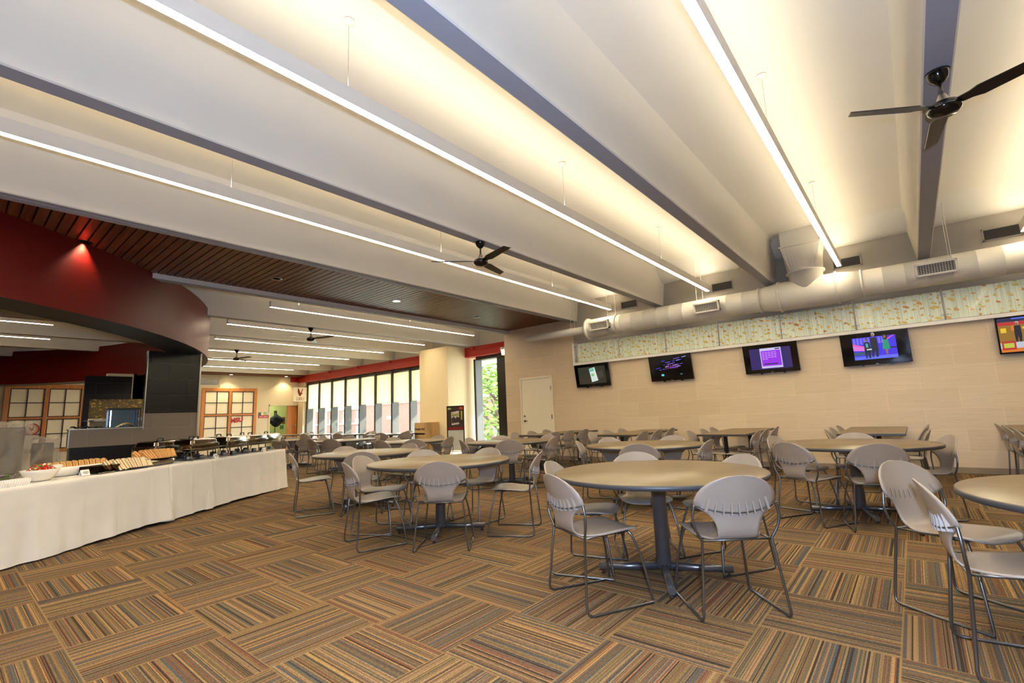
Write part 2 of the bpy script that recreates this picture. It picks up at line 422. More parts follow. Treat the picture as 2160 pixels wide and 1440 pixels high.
# service door
d = empty('door_1'); struct(d)
b = MB(); b.box(-8.40, -8.35, YT - 0.03, YT, 0, 2.18); b.box(-7.35, -7.30, YT - 0.03, YT, 0, 2.18); b.box(-8.35, -7.35, YT - 0.03, YT, 2.13, 2.18)
M_door = mat('cream door paint', rgb(238, 226, 196), 0.5, var=0.01)
b.build('door_frame', M_door, d, bevel=0.004)
MB().box(-8.345, -7.355, YT - 0.018, YT - 0.001, 0.01, 2.125).build('door_leaf', M_door, d, bevel=0.003)
b = MB(); b.lathe([(0.03, 0), (0.03, 0.012)], 16, (-8.27, YT - 0.018, 1.0), Matrix.Rotation(pi / 2, 4, 'X'))
b.tube(smooth_path([(-8.27, YT - 0.03, 1.0), (-8.27, YT - 0.07, 1.0), (-8.15, YT - 0.07, 1.0)], 0.02), 0.009)
b.build('door_handle', M_chrome, d)
MB().lathe([(0.025, 0), (0.025, 0.014), (0.012, 0.02)], 16, (-8.27, YT - 0.018, 1.13), Matrix.Rotation(pi / 2, 4, 'X')).build('deadbolt', M_chrome, d)
for z in (0.35, 1.1, 1.85): MB().box(-7.365, -7.335, YT - 0.036, YT - 0.012, z - 0.055, z + 0.055).build('hinge', M_alu, d)

# end wall with the doorway
b = MB(); b.box(XL - 0.15, XL, -6.2, 10.03, 0, 4.5); b.box(XL - 0.15, XL, 11.36, 12.0, 0, 4.5); b.box(XL - 0.15, XL, 10.03, 11.36, 2.055, 4.5)
struct(b.build('wall_left', M_cream))
b = MB(); b.box(XL - 0.16, XL + 0.02, 9.97, 10.03, 0, 2.11); b.box(XL - 0.16, XL + 0.02, 11.36, 11.42, 0, 2.11); b.box(XL - 0.16, XL + 0.02, 9.97, 11.42, 2.055, 2.11)
d = empty('door_2'); struct(d); b.build('door_frame', M_cream, d)
MB().box(XL - 0.10, XL - 0.055, 10.86, 11.355, 0.01, 2.05).build('door_leaf', M_oak, d)
b = MB(); b.box(XL - 0.055, XL - 0.045, 11.27, 11.31, 0.98, 1.18); b.tube([(XL - 0.05, 11.29, 1.05), (XL, 11.29, 1.05), (XL, 11.16, 1.05)], 0.01); b.build('door_handle', M_alu, d)
# the little room behind the doorway
for c in ((-25.5, -25.4, 9.2, 12.2, 0, 2.6), (-25.4, XL - 0.15, 9.1, 9.2, 0, 2.6), (-25.4, XL - 0.15, 12.1, 12.2, 0, 2.6)): struct(MB().box(*c).build('wall_backroom', M_greenw))
struct(MB().box(-25.5, XL - 0.15, 9.1, 12.2, 2.6, 2.7).build('ceiling_backroom', M_greenw)); struct(MB().box(-25.5, -24.5, 9.1, 12.2, -0.05, 0).build('floor_backroom', M_greenw))

# wall behind the camera and the right end wall
b = MB(); b.box(-24.5, 6.4, -6.35, -6.2, 0, 4.5); struct(b.build('wall_front', wood('walnut wall panelling', rgb(84, 58, 40), rgb(104, 74, 52), 0.5, 3, 20, 2)))
b = MB(); b.box(6.4, 6.55, -6.35, 12.0, 0, 4.5); struct(b.build('wall_right', M_wtile))

# window wall: lintel, column, piers
b = MB(); b.box(XL, XP, YL, 11.95, 3.166, 3.5)
b.box(XL, XL + 0.012, 10.95, YL, 3.2, 3.5)
b.box(XL, XP, YL - 0.012, YL, 3.375, 3.39)
for x in (-11.13, -13.44, -15.75, -18.06, -20.37): b.box(x - 0.05, x + 0.05, YL - 0.05, YL, 3.4, 3.5)
struct(b.build('trim_2', M_redlint))
b = MB(); b.box(XL, XP, YL + 0.12, 12.0, 3.5, 4.5); struct(b.build('wall_rear_spandrel', M_paint))
b = MB(); b.box(-12.95, -11.53, 10.52, 12.0, 0, 3.5); struct(b.build('wall_column', mat('pale yellow column paint', rgb(246, 226, 180), 0.75, var=0.01), bevel=0.006))
b = MB(); b.box(XL, -22.9, 11.38, 12.0, 0, 3.17); struct(b.build('wall_corner_pier', M_cream))
b = MB(); b.box(XL, XP, 11.62, 11.9, 0, 0.12); struct(b.build('baseboard_window', M_frame))

def window(n, x0, x1, blind):
    w = empty('window_%d' % n); struct(w)
    b = MB(); b.box(x0 - 0.04, x0 + 0.04, 11.56, 11.86, 0.12, 3.1)
    b.build('mullion', M_mull, w)
    b = MB(); b.box(x0 - 0.045, x0 + 0.045, 11.53, 11.565, 0.12, 3.1); b.box(x0 + 0.045, x1 - 0.045, 11.55, 11.86, 3.06, 3.166); b.box(x0 + 0.045, x1 - 0.045, 11.72, 11.86, 0.12, 0.2)
    b.build('window_frame', M_frame, w)
    MB().box(x0 + 0.04, x1 - 0.04, 11.80, 11.81, 0.2, 3.06).build('window_pane', M_glass, w)
MX = [-22.86 + 1.152 * k for k in range(9)]
for k in range(8): window(k + 1, MX[k], MX[k + 1], True)
window(9, -11.28, -10.02, False)
b = MB(); b.box(-10.32, -9.6, 11.6, 11.86, 0.12, 3.17); b.box(-9.6, XP, 11.6, 11.86, 0.12, 3.17)
struct(b.build('window_10', mat('black window panel', rgb(20, 16, 14), 0.35)))

# roller blinds
ORD = ['first', 'second', 'third', 'fourth', 'fifth', 'sixth', 'seventh', 'eighth']
for k in range(8):
    x0, x1 = MX[k] + 0.05, MX[k + 1] - 0.05
    e = empty('roller_blind', ((x0 + x1) / 2, 11.6, 1.84))
    tag(e, 'cream roller blind half lowered in the %s window bay from the eagle banner' % ORD[k], 'window blind', 'roller blinds')
    hw = (x1 - x0) / 2
    MB().box(-hw, hw, -0.002, 0.002, 0.02, 1.2).build('blind_cloth', M_blind, e)
    MB().tube([(-hw, 0, 0.012), (hw, 0, 0.012)], 0.012).build('hem_bar', M_white, e)
    MB().tube([(-hw, 0.02, 1.2), (hw, 0.02, 1.2)], 0.03, 12).build('roller_tube', M_alu, e)

# ------------------------------------------------------------------ ceiling bays and beams
ZB, ZC = 3.5, 4.33
SB = 2.312
BX = [0.43 + SB * k for k in range(-10, 3)]
def ceiling_bay(x0, x1, y0, y1, m, idx):
    """one bay from beam centre to beam centre: half stems, fillets, vault, and the cove at the far end"""
    half = [(0.0, ZB), (0.076, ZB), (0.088, ZB + 0.010), (0.094, ZB + 0.05), (0.150, 4.24), (0.185, 4.295), (0.25, ZC - 0.012), (0.40, ZC), (0.8, ZC)]
    pr = [(x0 + a, z) for a, z in half] + [(x1 - a, z) for a, z in reversed(half)]
    ys = [y0] + [y1 - 0.6 * (1 - i / 14) for i in range(15)]
    b = MB(); n = len(pr)
    def cove(y):
        t = min(1.0, max(0.0, (y - (y1 - 0.6)) / 0.56)); return ZC - 0.33 * t * t * (3 - 2 * t)
    vs = [(x, y, min(z, cove(y))) for y in ys for x, z in pr]
    b.add(vs, [(j * n + i, j * n + i + 1, (j + 1) * n + i + 1, (j + 1) * n + i) for j in range(len(ys) - 1) for i in range(n - 1)], False)
    o = b.build('ceiling_bay', m); struct(o)
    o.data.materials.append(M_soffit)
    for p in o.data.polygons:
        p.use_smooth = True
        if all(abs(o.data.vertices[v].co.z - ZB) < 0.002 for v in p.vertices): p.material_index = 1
    o.data.set_sharp_from_angle(angle=radians(28))
    return o
for i, (x0, x1) in enumerate(zip(BX, BX[1:])):
    far = x1 < XP + 0.2
    if abs((x0 + x1) / 2 + 7.66) < 0.3:
        continue
    ceiling_bay(x0, x1, -6.2, 11.46 if far else YT, M_paint, i)
b = MB(); b.box(-24.5, 6.6, -6.4, 12.2, 4.5, 4.6); struct(b.build('ceiling_slab', M_paint))

# slatted timber ceilings
def slat_ceiling(x0, x1, y0, y1, name, zz=0.0):
    b = MB(); y = y0
    while y < y1 - 0.09:
        b.box(x0, x1, y, y + 0.088, 3.575 + zz, 3.60 + zz); y += 0.106
    o = struct(b.build(name, M_wslat))
    struct(MB().box(x0, x1, y0, y1, 3.66 + zz, 3.68 + zz).build(name + '_backing', M_wback))
xa, xb = BX[6], BX[7]
bc = [k for k in range(len(BX)) if abs(BX[k] + 8.818) < 0.05][0]
xa, xb = BX[bc], BX[bc + 1]
slat_ceiling(xa + 0.1, xb - 0.1, -6.2, YT, 'ceiling_slats')
struct(MB().box(xa + 0.1, XP + 0.02, YT, 11.46, 3.575, 3.62).build('ceiling_slats_corner', M_wslat))
# closing strips that finish the two beams beside the slats
for x, s in ((xa, 1), (xb, -1)):
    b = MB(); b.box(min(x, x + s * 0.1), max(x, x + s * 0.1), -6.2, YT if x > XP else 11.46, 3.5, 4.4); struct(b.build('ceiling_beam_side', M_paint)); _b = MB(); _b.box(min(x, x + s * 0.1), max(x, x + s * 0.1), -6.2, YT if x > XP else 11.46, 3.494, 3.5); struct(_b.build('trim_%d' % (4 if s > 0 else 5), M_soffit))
slat_ceiling(XL, BX[0] - 0.05, -6.2, 11.32, 'ceiling_slats_end', -0.135)
struct(MB().box(BX[0] - 0.05, BX[0] - 0.01, -6.2, 11.32, 3.43, 3.5).build('trim_6', M_wslat))
struct(MB().box(BX[0] - 0.1, BX[0], -6.2, 11.46, 3.5, 4.4).build('ceiling_beam_end', M_paint))

# recessed downlights in the slats
for k, (x, y, on) in enumerate([(-7.8, 0.98, 0), (-7.82, 3.38, 0), (-7.82, 5.78, 1), (-7.9, 8.2, 0), (-23.03, 8.14, 1), (-23.1, 10.6, 1)]):
    e = empty('downlight', (x, y, 3.575 if x > -20 else 3.44))
    nm = ['dark recessed downlight above the red ceiling ring', 'dim recessed downlight in the walnut slats beside the ring end', 'lit recessed downlight in the walnut slats',
          'dim recessed downlight in the walnut slats near the tiled pier', 'lit recessed downlight above the paper screen by the vent', 'recessed downlight above the open oak door'][k]
    tag(e, nm, 'downlight', 'recessed downlights')
    MB().lathe([(0.062, -0.0005), (0.085, -0.008), (0.088, 0.0)], 24).build('trim_ring', M_alu if k else M_black, e)
    MB().lathe([(0.062, -0.001), (0.0001, -0.001)], 24).build('lens', emit('downlight lens', (1, 0.8, 0.5, 1), 14) if on else mat('unlit lens', rgb(60, 52, 44), 0.3), e)
def spot(name, loc, power, ang, target=None, blend=0.6):
    l = bpy.data.lights.new(name, 'SPOT'); l.energy = power; l.spot_size = radians(ang); l.spot_blend = blend; l.color = (1, 0.8, 0.52); l.shadow_soft_size = 0.05
    o = bpy.data.objects.new(name, l); COL.objects.link(o); o.location = loc
    o.rotation_euler = (Vector(target or (loc[0], loc[1], 0)) - Vector(loc)).to_track_quat('-Z', 'Y').to_euler()
spot('downlight_beam', (-7.8, 0.98, 3.55), 60, 95)
spot('downlight_beam', (-7.82, 5.78, 3.55), 60, 90)
spot('downlight_beam', (-23.03, 8.14, 3.42), 22, 110)
spot('downlight_beam', (-23.1, 10.6, 3.42), 26, 110)

# red drum: a ring hung below the ceiling
CX, CY_, RO, RI, ZR = -14.56, -4.66, 8.79, 8.2, 2.66
def arc_band(r0, z0, r1, z1, n=160, a0=0, a1=2 * pi):
    b = MB()
    vs = [(CX + r * cos(a0 + (a1 - a0) * k / n), CY_ + r * sin(a0 + (a1 - a0) * k / n), z) for r, z in ((r0, z0), (r1, z1)) for k in range(n + 1)]
    b.add(vs, [(k, k + 1, n + 2 + k, n + 1 + k) for k in range(n)], True); return b
ring = empty('ceiling_ring', (0, 0, 0)); struct(ring)
arc_band(RO, ZR, RO, 3.64, a0=-0.3, a1=pi + 0.3).build('ring_face', M_red, ring)
arc_band(RI, ZR, RI, 3.64, a0=-0.3, a1=pi + 0.3).build('ring_inner_face', M_red, ring)
arc_band(RO, ZR, RI, ZR, a0=-0.3, a1=pi + 0.3).build('ring_soffit', M_char, ring)
b = arc_band(RI, ZR - 0.015, RI - 0.02, ZR - 0.015, a0=-0.3, a1=pi + 0.3); b.build('ring_edge', M_dsteel, ring)

# tiled column under the ring with the grey service counter
e = empty('wall_service', (0, 0, 0)); struct(e)
b = MB(); b.box(-11.06, -10.9, 2.42, 3.28, 1.49, ZR); b.build('column_black_tile', M_btile, e)
b = MB(); b.box(-11.06, -10.9, 2.42, 3.28, 0.94, 1.49); b.box(-11.15, -10.9, 1.42, 2.42, 0.94, 1.235); b.build('counter_grey_tile', M_gtile, e)
b = MB(); b.box(-11.05, -10.92, 2.42, 3.28, 0, 0.94); b.box(-11.13, -10.92, 1.44, 2.42, 0, 0.94); b.build('counter_black_tile', M_btile, e)
b = MB(); b.box(-10.905, -10.885, 3.27, 3.295, 0, ZR); b.box(-10.905, -10.885, 2.405, 2.42, 1.2, ZR); b.box(-11.2, -10.88, 1.41, 2.42, 1.235, 1.25); b.box(-10.905, -10.885, 1.405, 1.42, 0.94, 1.25)
b.build('metal_corner_trim', M_alu, e)
# inner wall of the servery, seen behind the counter
b = MB(); b.box(-16.4, -16.2, 2.75, 4.4, 0, 2.7); b.box(-16.4, -16.2, 3.3, 4.4, 2.0, 2.7); struct(b.build('wall_servery', M_cream))
b = MB(); b.box(-16.2, -16.12, 2.42, 3.26, 2.02, 2.62); b.box(-16.2, -16.12, 2.30, 2.42, 0, 2.62); struct(b.build('wall_servery_tile', M_btile))
for y0, y1, w in ((2.42, 2.98, 'on the dark tiled servery wall'), (3.0, 3.5, 'beside it on the cream servery wall'), (3.52, 4.0, 'at the far end of the servery wall')):
    b = MB().box(-16.19, -16.17, y0, y1, 1.52, 2.02)
    tag(b.build('leaf_panel', M_leafd), 'amber leaf patterned panel ' + w, 'wall panel', 'servery leaf panels')
e = empty('back_counter', (-15.75, 2.9, 0)); tag(e, 'grey back counter with steel top inside the servery', 'counter')
MB().box(-0.3, 0.3, -0.45, 1.2, 0, 1.44).build('cabinet_body', mat('grey laminate', rgb(120, 112, 92), 0.5), e); MB().box(-0.32, 0.32, -0.47, 1.2, 1.44, 1.48).build('counter_top', M_alu, e)

# ================================================================== pendant strip lights
def pendant(x, y0, y1, label, zb=3.60):
    e = empty('pendant_light', (x, (y0 + y1) / 2, zb)); tag(e, label, 'ceiling light', 'linear pendant lights')
    L = (y1 - y0) / 2
    b = MB(); b.box(-0.037, -0.033, -L, L, 0.0, 0.13); b.box(0.033, 0.037, -L, L, 0.0, 0.13)
    b.build('housing', M_white, e)
    for s in (-1, 1):
        y = s * L; MB().box(-0.037, 0.037, min(y, y - s * 0.004), max(y, y - s * 0.004), 0, 0.13).build('end_cap', M_white, e)
    MB().box(-0.0328, 0.0328, -L + 0.004, L - 0.004, 0.001, 0.006).build('diffuser', M_down, e)
    MB().box(-0.0328, 0.0328, -L + 0.004, L - 0.004, 0.112, 0.118).build('uplight', M_up, e)
    ys = []; y = 1.8 - 3.0 * 3
    while y < 11:
        if y0 + 0.2 < y < y1 - 0.05: ys.append(y)
        y += 3.0
    if len(ys) < 2: ys = [y0 + 0.6, y1 - 0.6]
    for y in ys:
        yy = y - (y0 + y1) / 2
        MB().tube([(0, yy, 0.118), (0, yy, 0.72)], 0.0022, 6).build('cable', M_alu, e)
        MB().lathe([(0.045, 0.725), (0.045, 0.715), (0.02, 0.708), (0.006, 0.69)], 16, (0, yy, 0)).build('canopy', M_white, e)
    return e
MID = lambda k: 0.43 + SB * (k + 0.5)
pendant(MID(0), -5.6, 10.22, 'white pendant strip light whose end shows by the rightmost wall vent')
pendant(MID(-1), -5.6, 10.22, 'white pendant strip light ending beside the duct riser')
pendant(MID(-2), -5.6, 10.22, 'white pendant strip light running down the middle of the hall above the centre tables')
pendant(MID(-3), -5.6, 10.22, 'white pendant strip light running just before the walnut slat ceiling')
for k, (i, y0, lab) in enumerate([(-5, 4.2, 'first pendant strip light beyond the walnut slats'), (-6, 4.2, 'second pendant strip light beyond the walnut slats'), (-7, 4.7, 'third pendant strip light beyond the walnut slats'),
                     (-8, 4.2, 'fourth pendant strip light beyond the walnut slats'), (-9, 4.2, 'fifth pendant strip light beyond the walnut slats'), (-10, 4.2, 'last pendant strip light, nearest the end wall')]):
    pendant(MID(i), y0, 10.2, lab)
pendant(MID(-7), -4.5, 1.45, 'upper pendant strip light seen through the red ceiling ring')
pendant(MID(-8), -4.5, 1.65, 'lower pendant strip light seen through the red ceiling ring')

# ================================================================== ceiling fans
def fan(x, y, a0, label):
    e = empty('ceiling_fan', (x, y, 3.5)); tag(e, label, 'ceiling fan', 'three blade ceiling fans')
    MB().lathe([(0.0001, 0), (0.072, 0), (0.07, -0.012), (0.052, -0.055), (0.026, -0.082), (0.02, -0.085)], 28).build('canopy', M_blackgl, e)
    MB().tube([(0, 0, -0.08), (0, 0, -0.185)], 0.011, 12).build('downrod', M_black, e)
    MB().lathe([(0.018, -0.17), (0.024, -0.18), (0.04, -0.225), (0.045, -0.24)], 24).build('motor_collar', mat('satin nickel', rgb(150, 142, 130), 0.3, metal=0.8), e)
    MB().lathe([(0.04, -0.238), (0.085, -0.25), (0.1, -0.275), (0.095, -0.3), (0.07, -0.325), (0.0001, -0.335)], 32).build('motor', M_blackgl, e)
    for k in range(3):
        a = radians(a0 + 120 * k); b = MB()
        R = Matrix.Rotation(a, 3, 'Z') @ Matrix.Rotation(radians(-13), 3, 'X')
        pl = [(0.06, -0.028), (0.15, -0.036), (0.2, -0.055), (0.62, -0.052), (0.655, 0.03), (0.2, 0.055), (0.15, 0.036), (0.06, 0.028)]
        b.prism(pl, 0.008, lambda p, q, h, R=R: tuple(R @ Vector((p, q, h - 0.004)) + Vector((0, 0, -0.268))))
        b.build('blade', M_black, e)
    return e
fan(0.43, 4.39, 96, 'black ceiling fan closest overhead, hanging under the beam beside the duct riser')
fan(-4.19, 4.46, 106, 'black ceiling fan crossing the strip light before the walnut slats')
fan(-11.13, 5.68, 23, 'black ceiling fan hanging below the first beams beyond the walnut slats')
fan(-15.76, 5.70, 15, 'small distant black ceiling fan beside the tiled column')
fan(-20.38, 3.4, 40, 'farthest black ceiling fan, a dark sliver by the tiled column edge')

# ================================================================== air duct
YD, ZD = 9.98, 3.17
RX = lambda: Matrix.Rotation(pi / 2, 4, 'Y')
du = empty('air_duct', (0, YD, ZD)); tag(du, 'white round air duct running along the television wall', 'air duct')
def dlathe(prof): return MB().lathe([(r, x) for r, x in prof], 40, (0, 0, 0), RX())
spir = []
x = -5.84; 
def ring_prof(x0, x1, r0, r1=None):
    r1 = r1 or r0; out = []; n = max(2, int((x1 - x0) / 0.28)); 
    for i in range(n + 1):
        xx = x0 + (x1 - x0) * i / n; rr = r0 + (r1 - r0) * i / n; out += [(rr, xx - 0.004), (rr + 0.0025, xx), (rr, xx + 0.004)]
    return out
dlathe(ring_prof(-5.80, -2.02, 0.222)).build('duct_run', M_duct, du)
dlathe(ring_prof(-0.42, 6.38, 0.222)).build('duct_run', M_duct, du)
dlathe([(0.222, -2.02), (0.27, -1.68), (0.27, -0.78), (0.222, -0.42)]).build('tee_section', M_duct, du)
for xx, r in ((-5.05, 0.238), (-2.02, 0.24), (-1.68, 0.288), (-0.78, 0.288), (-0.42, 0.24)):
    dlathe([(r - 0.02, xx - 0.018), (r, xx - 0.014), (r, xx + 0.014), (r - 0.02, xx + 0.018)]).build('flange', M_duct, du)
dlathe([(0.0001, -5.85), (0.25, -5.85), (0.262, -5.83), (0.25, -5.80), (0.22, -5.79)]).build('end_cap', M_duct, du)
dlathe([(0.0001, -7.78), (0.06, -7.77), (0.088, -7.74), (0.09, -7.70), (0.09, -5.84)]).build('narrow_duct', M_duct, du)
b = MB(); b.lathe([(0.262, 0.0), (0.275, 0.36), (0.31, 0.365), (0.31, 0.395), (0.28, 0.40)], 40, (-1.23, 0, 0)); b.build('riser_collar', M_duct, du)
b = MB(); n = 40; vs = []
for k in range(n):
    a = 2 * pi * k / n; vs.append((-1.23 + 0.285 * cos(a), 0.27 * sin(a), 0.40))
for k in range(n):
    a = 2 * pi * k / n; m_ = max(abs(cos(a)), abs(sin(a))); vs.append((-1.23 + 0.315 * cos(a) / m_, 0.25 * sin(a) / m_, 0.85))
b.add(vs, [(k, (k + 1) % n, n + (k + 1) % n, n + k) for k in range(n)], False); b.build('riser_transition', M_duct, du)
b = MB(); b.box(-1.565, -0.895, -0.27, 0.27, 0.85, 0.88); b.box(-1.535, -0.925, -0.245, 0.245, 0.88, 1.16); b.build('riser_box', M_duct, du, bevel=0.006)
def duct_grille(x):
    T = Matrix.Rotation(radians(12), 3, 'X'); C = Vector((x, -0.275, 0.0))
    def bx(bb, c, d): bb.cbox(C + T @ Vector(c), d, T)
    b = MB()
    for c, d in (((0, 0, 0.085), (0.50, 0.09, 0.03)), ((0, 0, -0.085), (0.50, 0.09, 0.03)), ((-0.235, 0, 0), (0.03, 0.09, 0.2)), ((0.235, 0, 0), (0.03, 0.09, 0.2)), ((0, 0.03, 0), (0.46, 0.02, 0.15))): bx(b, c, d)
    f = b.build('register_frame', M_duct, du)
    b = MB(); bx(b, (0, 0.014, 0), (0.44, 0.006, 0.14)); b.build('register_recess', mat('register shadow', rgb(52, 48, 44), 0.7), f)
    b = MB()
    for k in range(5): bx(b, (0, -0.02, -0.05 + k * 0.025), (0.44, 0.012, 0.005))
    for k in range(14): bx(b, (-0.21 + k * 0.0323, -0.02, 0), (0.0035, 0.010, 0.14))
    b.build('register_louvre', M_duct, f)
for x in (-5.40, -2.95, 0.52, 3.0): duct_grille(x)
for x in (-5.2, -3.15, 0.72, 3.2, -6.3):
    r = 0.2 if x > -5.9 else 0.085
    for s in (-1, 1): MB().tube([(x, s * r, 0.08), (x, s * r, 1.02)], 0.005, 6).build('hanger_rod', M_white, du)

# wall vents above the duct
for k, (x, nm) in enumerate([(-4.94, 'grey vent on the upper wall, nearest the tiled pier'), (-2.80, 'grey wall vent between the duct end and the riser'), (-0.62, 'grey wall vent behind the strip light end at the duct riser'), (1.38, 'grey wall vent above the duct farthest along the television wall')]):
    e = empty('wall_vent', (x, YT, 3.69)); tag(e, nm, 'vent', 'upper wall vents')
    b = MB(); w, h = 0.22, 0.10
    for c in ((-w, w, h - 0.02, h), (-w, w, -h, -h + 0.02), (-w, -w + 0.02, -h, h), (w - 0.02, w, -h, h)): b.box(c[0], c[1], -0.012, 0.0, c[2], c[3])
    b.build('vent_frame', M_upper, e)
    MB().box(-w + 0.02, w - 0.02, -0.003, -0.001, -h + 0.02, h - 0.02).build('vent_recess', mat('register shadow'), e)
    b = MB()
    for j in range(8): b.box(-w + 0.02, w - 0.02, -0.011, -0.004, -h + 0.026 + j * 0.021, -h + 0.033 + j * 0.021)
    b.build('vent_louvre', M_grill, e)

M_post = mat('satin steel post', rgb(198, 192, 184), 0.4, metal=0.35)
# ================================================================== leaf panels along the ledge
PX = [-6.44, -5.26, -4.10, -2.96, -1.80, -0.62, 0.56, 1.74, 2.92, 4.1]
PN = ['first', 'second', 'third', 'fourth', 'fifth', 'sixth', 'seventh', 'eighth', 'ninth']
for k in range(9):
    x0, x1 = PX[k] + 0.012, PX[k + 1] - 0.012
    b = MB().box(x0, x1, YT - 0.066, YT - 0.056, 2.43, 2.90)
    tag(b.build('leaf_panel', M_leaf), 'leaf patterned resin panel on the ledge, %s from the tiled pier' % PN[k], 'wall panel', 'leaf panels on the ledge')
for k in range(10):
    e = empty('panel_post', (PX[k], YT - 0.075, 2.42)); tag(e, 'slim steel post at the %s joint of the leaf panels from the tiled pier' % (PN + ['tenth'])[k], 'post', 'steel panel posts')
    MB().tube([(0, 0, 0), (0, 0, 0.52)], 0.011, 10).build('post_tube', M_post, e)
    for z in (0.09, 0.42):
        b = MB(); b.tube([(-0.05, -0.006, z), (0.05, -0.006, z)], 0.006, 8); b.lathe([(0.012, 0), (0.012, 0.02)], 12, (-0.045, -0.012, z), Matrix.Rotation(-pi / 2, 4, 'X')); b.lathe([(0.012, 0), (0.012, 0.02)], 12, (0.045, -0.012, z), Matrix.Rotation(-pi / 2, 4, 'X'))
        b.build('standoff_clamp', M_post, e)

# ================================================================== televisions
def tv(x, label, picture, tilt=9, w=0.95, h=0.56):
    e = empty('wall_television', (x, YT, 2.075)); tag(e, label, 'television', 'televisions on the tiled wall')
    T = Matrix.Rotation(radians(tilt), 3, 'X'); off = Vector((0, -0.11, 0))
    def P(a, b_, d): return tuple(off + T @ Vector((a, -d, b_)))
    def slab(bb, a0, a1, b0, b1, d0, d1):
        vs = [P(a, b_, d) for d in (d0, d1) for a, b_ in ((a0, b0), (a1, b0), (a1, b1), (a0, b1))]
        bb.add(vs, [(0, 1, 2, 3), (7, 6, 5, 4), (0, 4, 5, 1), (1, 5, 6, 2), (2, 6, 7, 3), (3, 7, 4, 0)])
    b = MB(); slab(b, -w / 2, w / 2, -h / 2, h / 2, -0.025, 0.02); b.build('case', M_black, e, bevel=0.006)
    b = MB()
    for c in ((-w / 2, w / 2, h / 2 - 0.018, h / 2), (-w / 2, w / 2, -h / 2, -h / 2 + 0.024), (-w / 2, -w / 2 + 0.018, -h / 2, h / 2), (w / 2 - 0.018, w / 2, -h / 2, h / 2)): slab(b, *c, 0.018, 0.026)
    b.build('bezel', M_blackgl, e)
    b = MB(); slab(b, -w / 2 + 0.018, w / 2 - 0.018, -h / 2 + 0.024, h / 2 - 0.018, 0.0195, 0.0215); scr = b.build('screen', M_screen, e)
    b = MB(); slab(b, -0.02, 0.02, -h / 2 + 0.006, -h / 2 + 0.016, 0.026, 0.027); b.build('badge', M_alu, e)
    b = MB()
    for s in (-0.2, 0.2): b.box(s - 0.015, s + 0.015, -0.055, -0.0, -h / 2 - 0.02, -h / 2 + 0.3)
    b.box(-0.3, 0.3, -0.03, 0, -0.1, 0.1); b.build('wall_bracket', M_black, e)
    lay = [0.0222]
    def poly(pts, m):
        lay[0] += 0.0003
        bb = MB(); bb.add([P(a, b_, lay[0]) for a, b_ in pts], [tuple(range(len(pts)))]); bb.build('screen_picture', m, scr)
    def rect(a0, a1, b0, b1, m): poly([(a0, b0), (a1, b0), (a1, b1), (a0, b1)], m)
    picture(poly, rect, lambda s_, size, a, b_, m, **k: text_mesh(s_, size, lambda px, py, pz: P(a + px, b_ + py, 0.0275 + pz * 0.1), 'screen_text', m, scr, **k))
    return e
def ell(a, b, ra, rb, n=14): return [(a + ra * cos(2 * pi * k / n), b + rb * sin(2 * pi * k / n)) for k in range(n)]
def person(poly, x, z, s, body, skin, hair, dress=False):
    if dress: poly([(x - .05 * s, z + .24 * s), (x + .05 * s, z + .24 * s), (x + .08 * s, z - .02 * s), (x - .08 * s, z - .02 * s)], body); poly([(x - .03 * s, z - .02 * s), (x + .03 * s, z - .02 * s), (x + .02 * s, z - .16 * s), (x - .02 * s, z - .16 * s)], skin)
    else: poly([(x - .06 * s, z + .25 * s), (x + .06 * s, z + .25 * s), (x + .07 * s, z - .02 * s), (x + .05 * s, z - .2 * s), (x + .01 * s, z - .2 * s), (x, z - .03 * s), (x - .03 * s, z - .2 * s), (x - .06 * s, z - .2 * s), (x - .07 * s, z)], body)
    hw = .05 if dress else .034
    poly(ell(x, z + (.30 if dress else .318) * s, hw * s, (.075 if dress else .044) * s), hair); poly(ell(x - .006 * s, z + .305 * s, .026 * s, .040 * s), skin)
def pic_phone(poly, rect, txt):
    rect(-.38, .38, -.21, .21, pic('tv dim olive', 44, 48, 38, .7)); poly([(-.38, -.05), (-.1, .03), (-.02, -.21), (-.38, -.21)], pic('tv dim brown', 58, 52, 36, .7))
    poly([(-.06, .16), (.1, .19), (.16, -.14), (-.02, -.17)], pic('tv phone white', 214, 226, 222)); poly([(-.05, .15), (.07, .17), (.075, .1), (-.04, .085)], pic('tv phone teal', 90, 190, 160))
    poly([(-.02, .03), (.06, .04), (.07, -.02), (-.01, -.03)], pic('tv phone green', 130, 200, 120)); poly([(.14, .05), (.3, .12), (.33, -.05), (.17, -.12)], pic('tv hand', 66, 60, 50, .8)); txt('...', .05, .06, -.08, pic('tv grey', 120, 130, 130))
def pic_stage(poly, rect, txt):
    r = random.Random(3)
    for k in range(26):
        a = r.uniform(-.34, .3); z = .17 - (k % 5) * .045 + a * .12; L = r.uniform(.03, .12)
        poly([(a, z), (a + L, z + L * .12), (a + L, z + .012 + L * .12), (a, z + .01)], pic(*[('tv blue', 60, 70, 240), ('tv violet', 130, 90, 230), ('tv pale', 170, 180, 255)][k % 3]))
    for k in range(7): poly([(-.1 + k * .04, -.02), (-.09 + k * .04, -.02), (-.07 + k * .045, .06), (-.08 + k * .045, .06)], pic('tv magenta', 200, 90, 200))
    rect(-.22, -.16, -.17, -.13, pic('tv cyan', 90, 220, 235)); rect(.2, .25, -.17, -.14, pic('tv teal dim', 40, 100, 110))
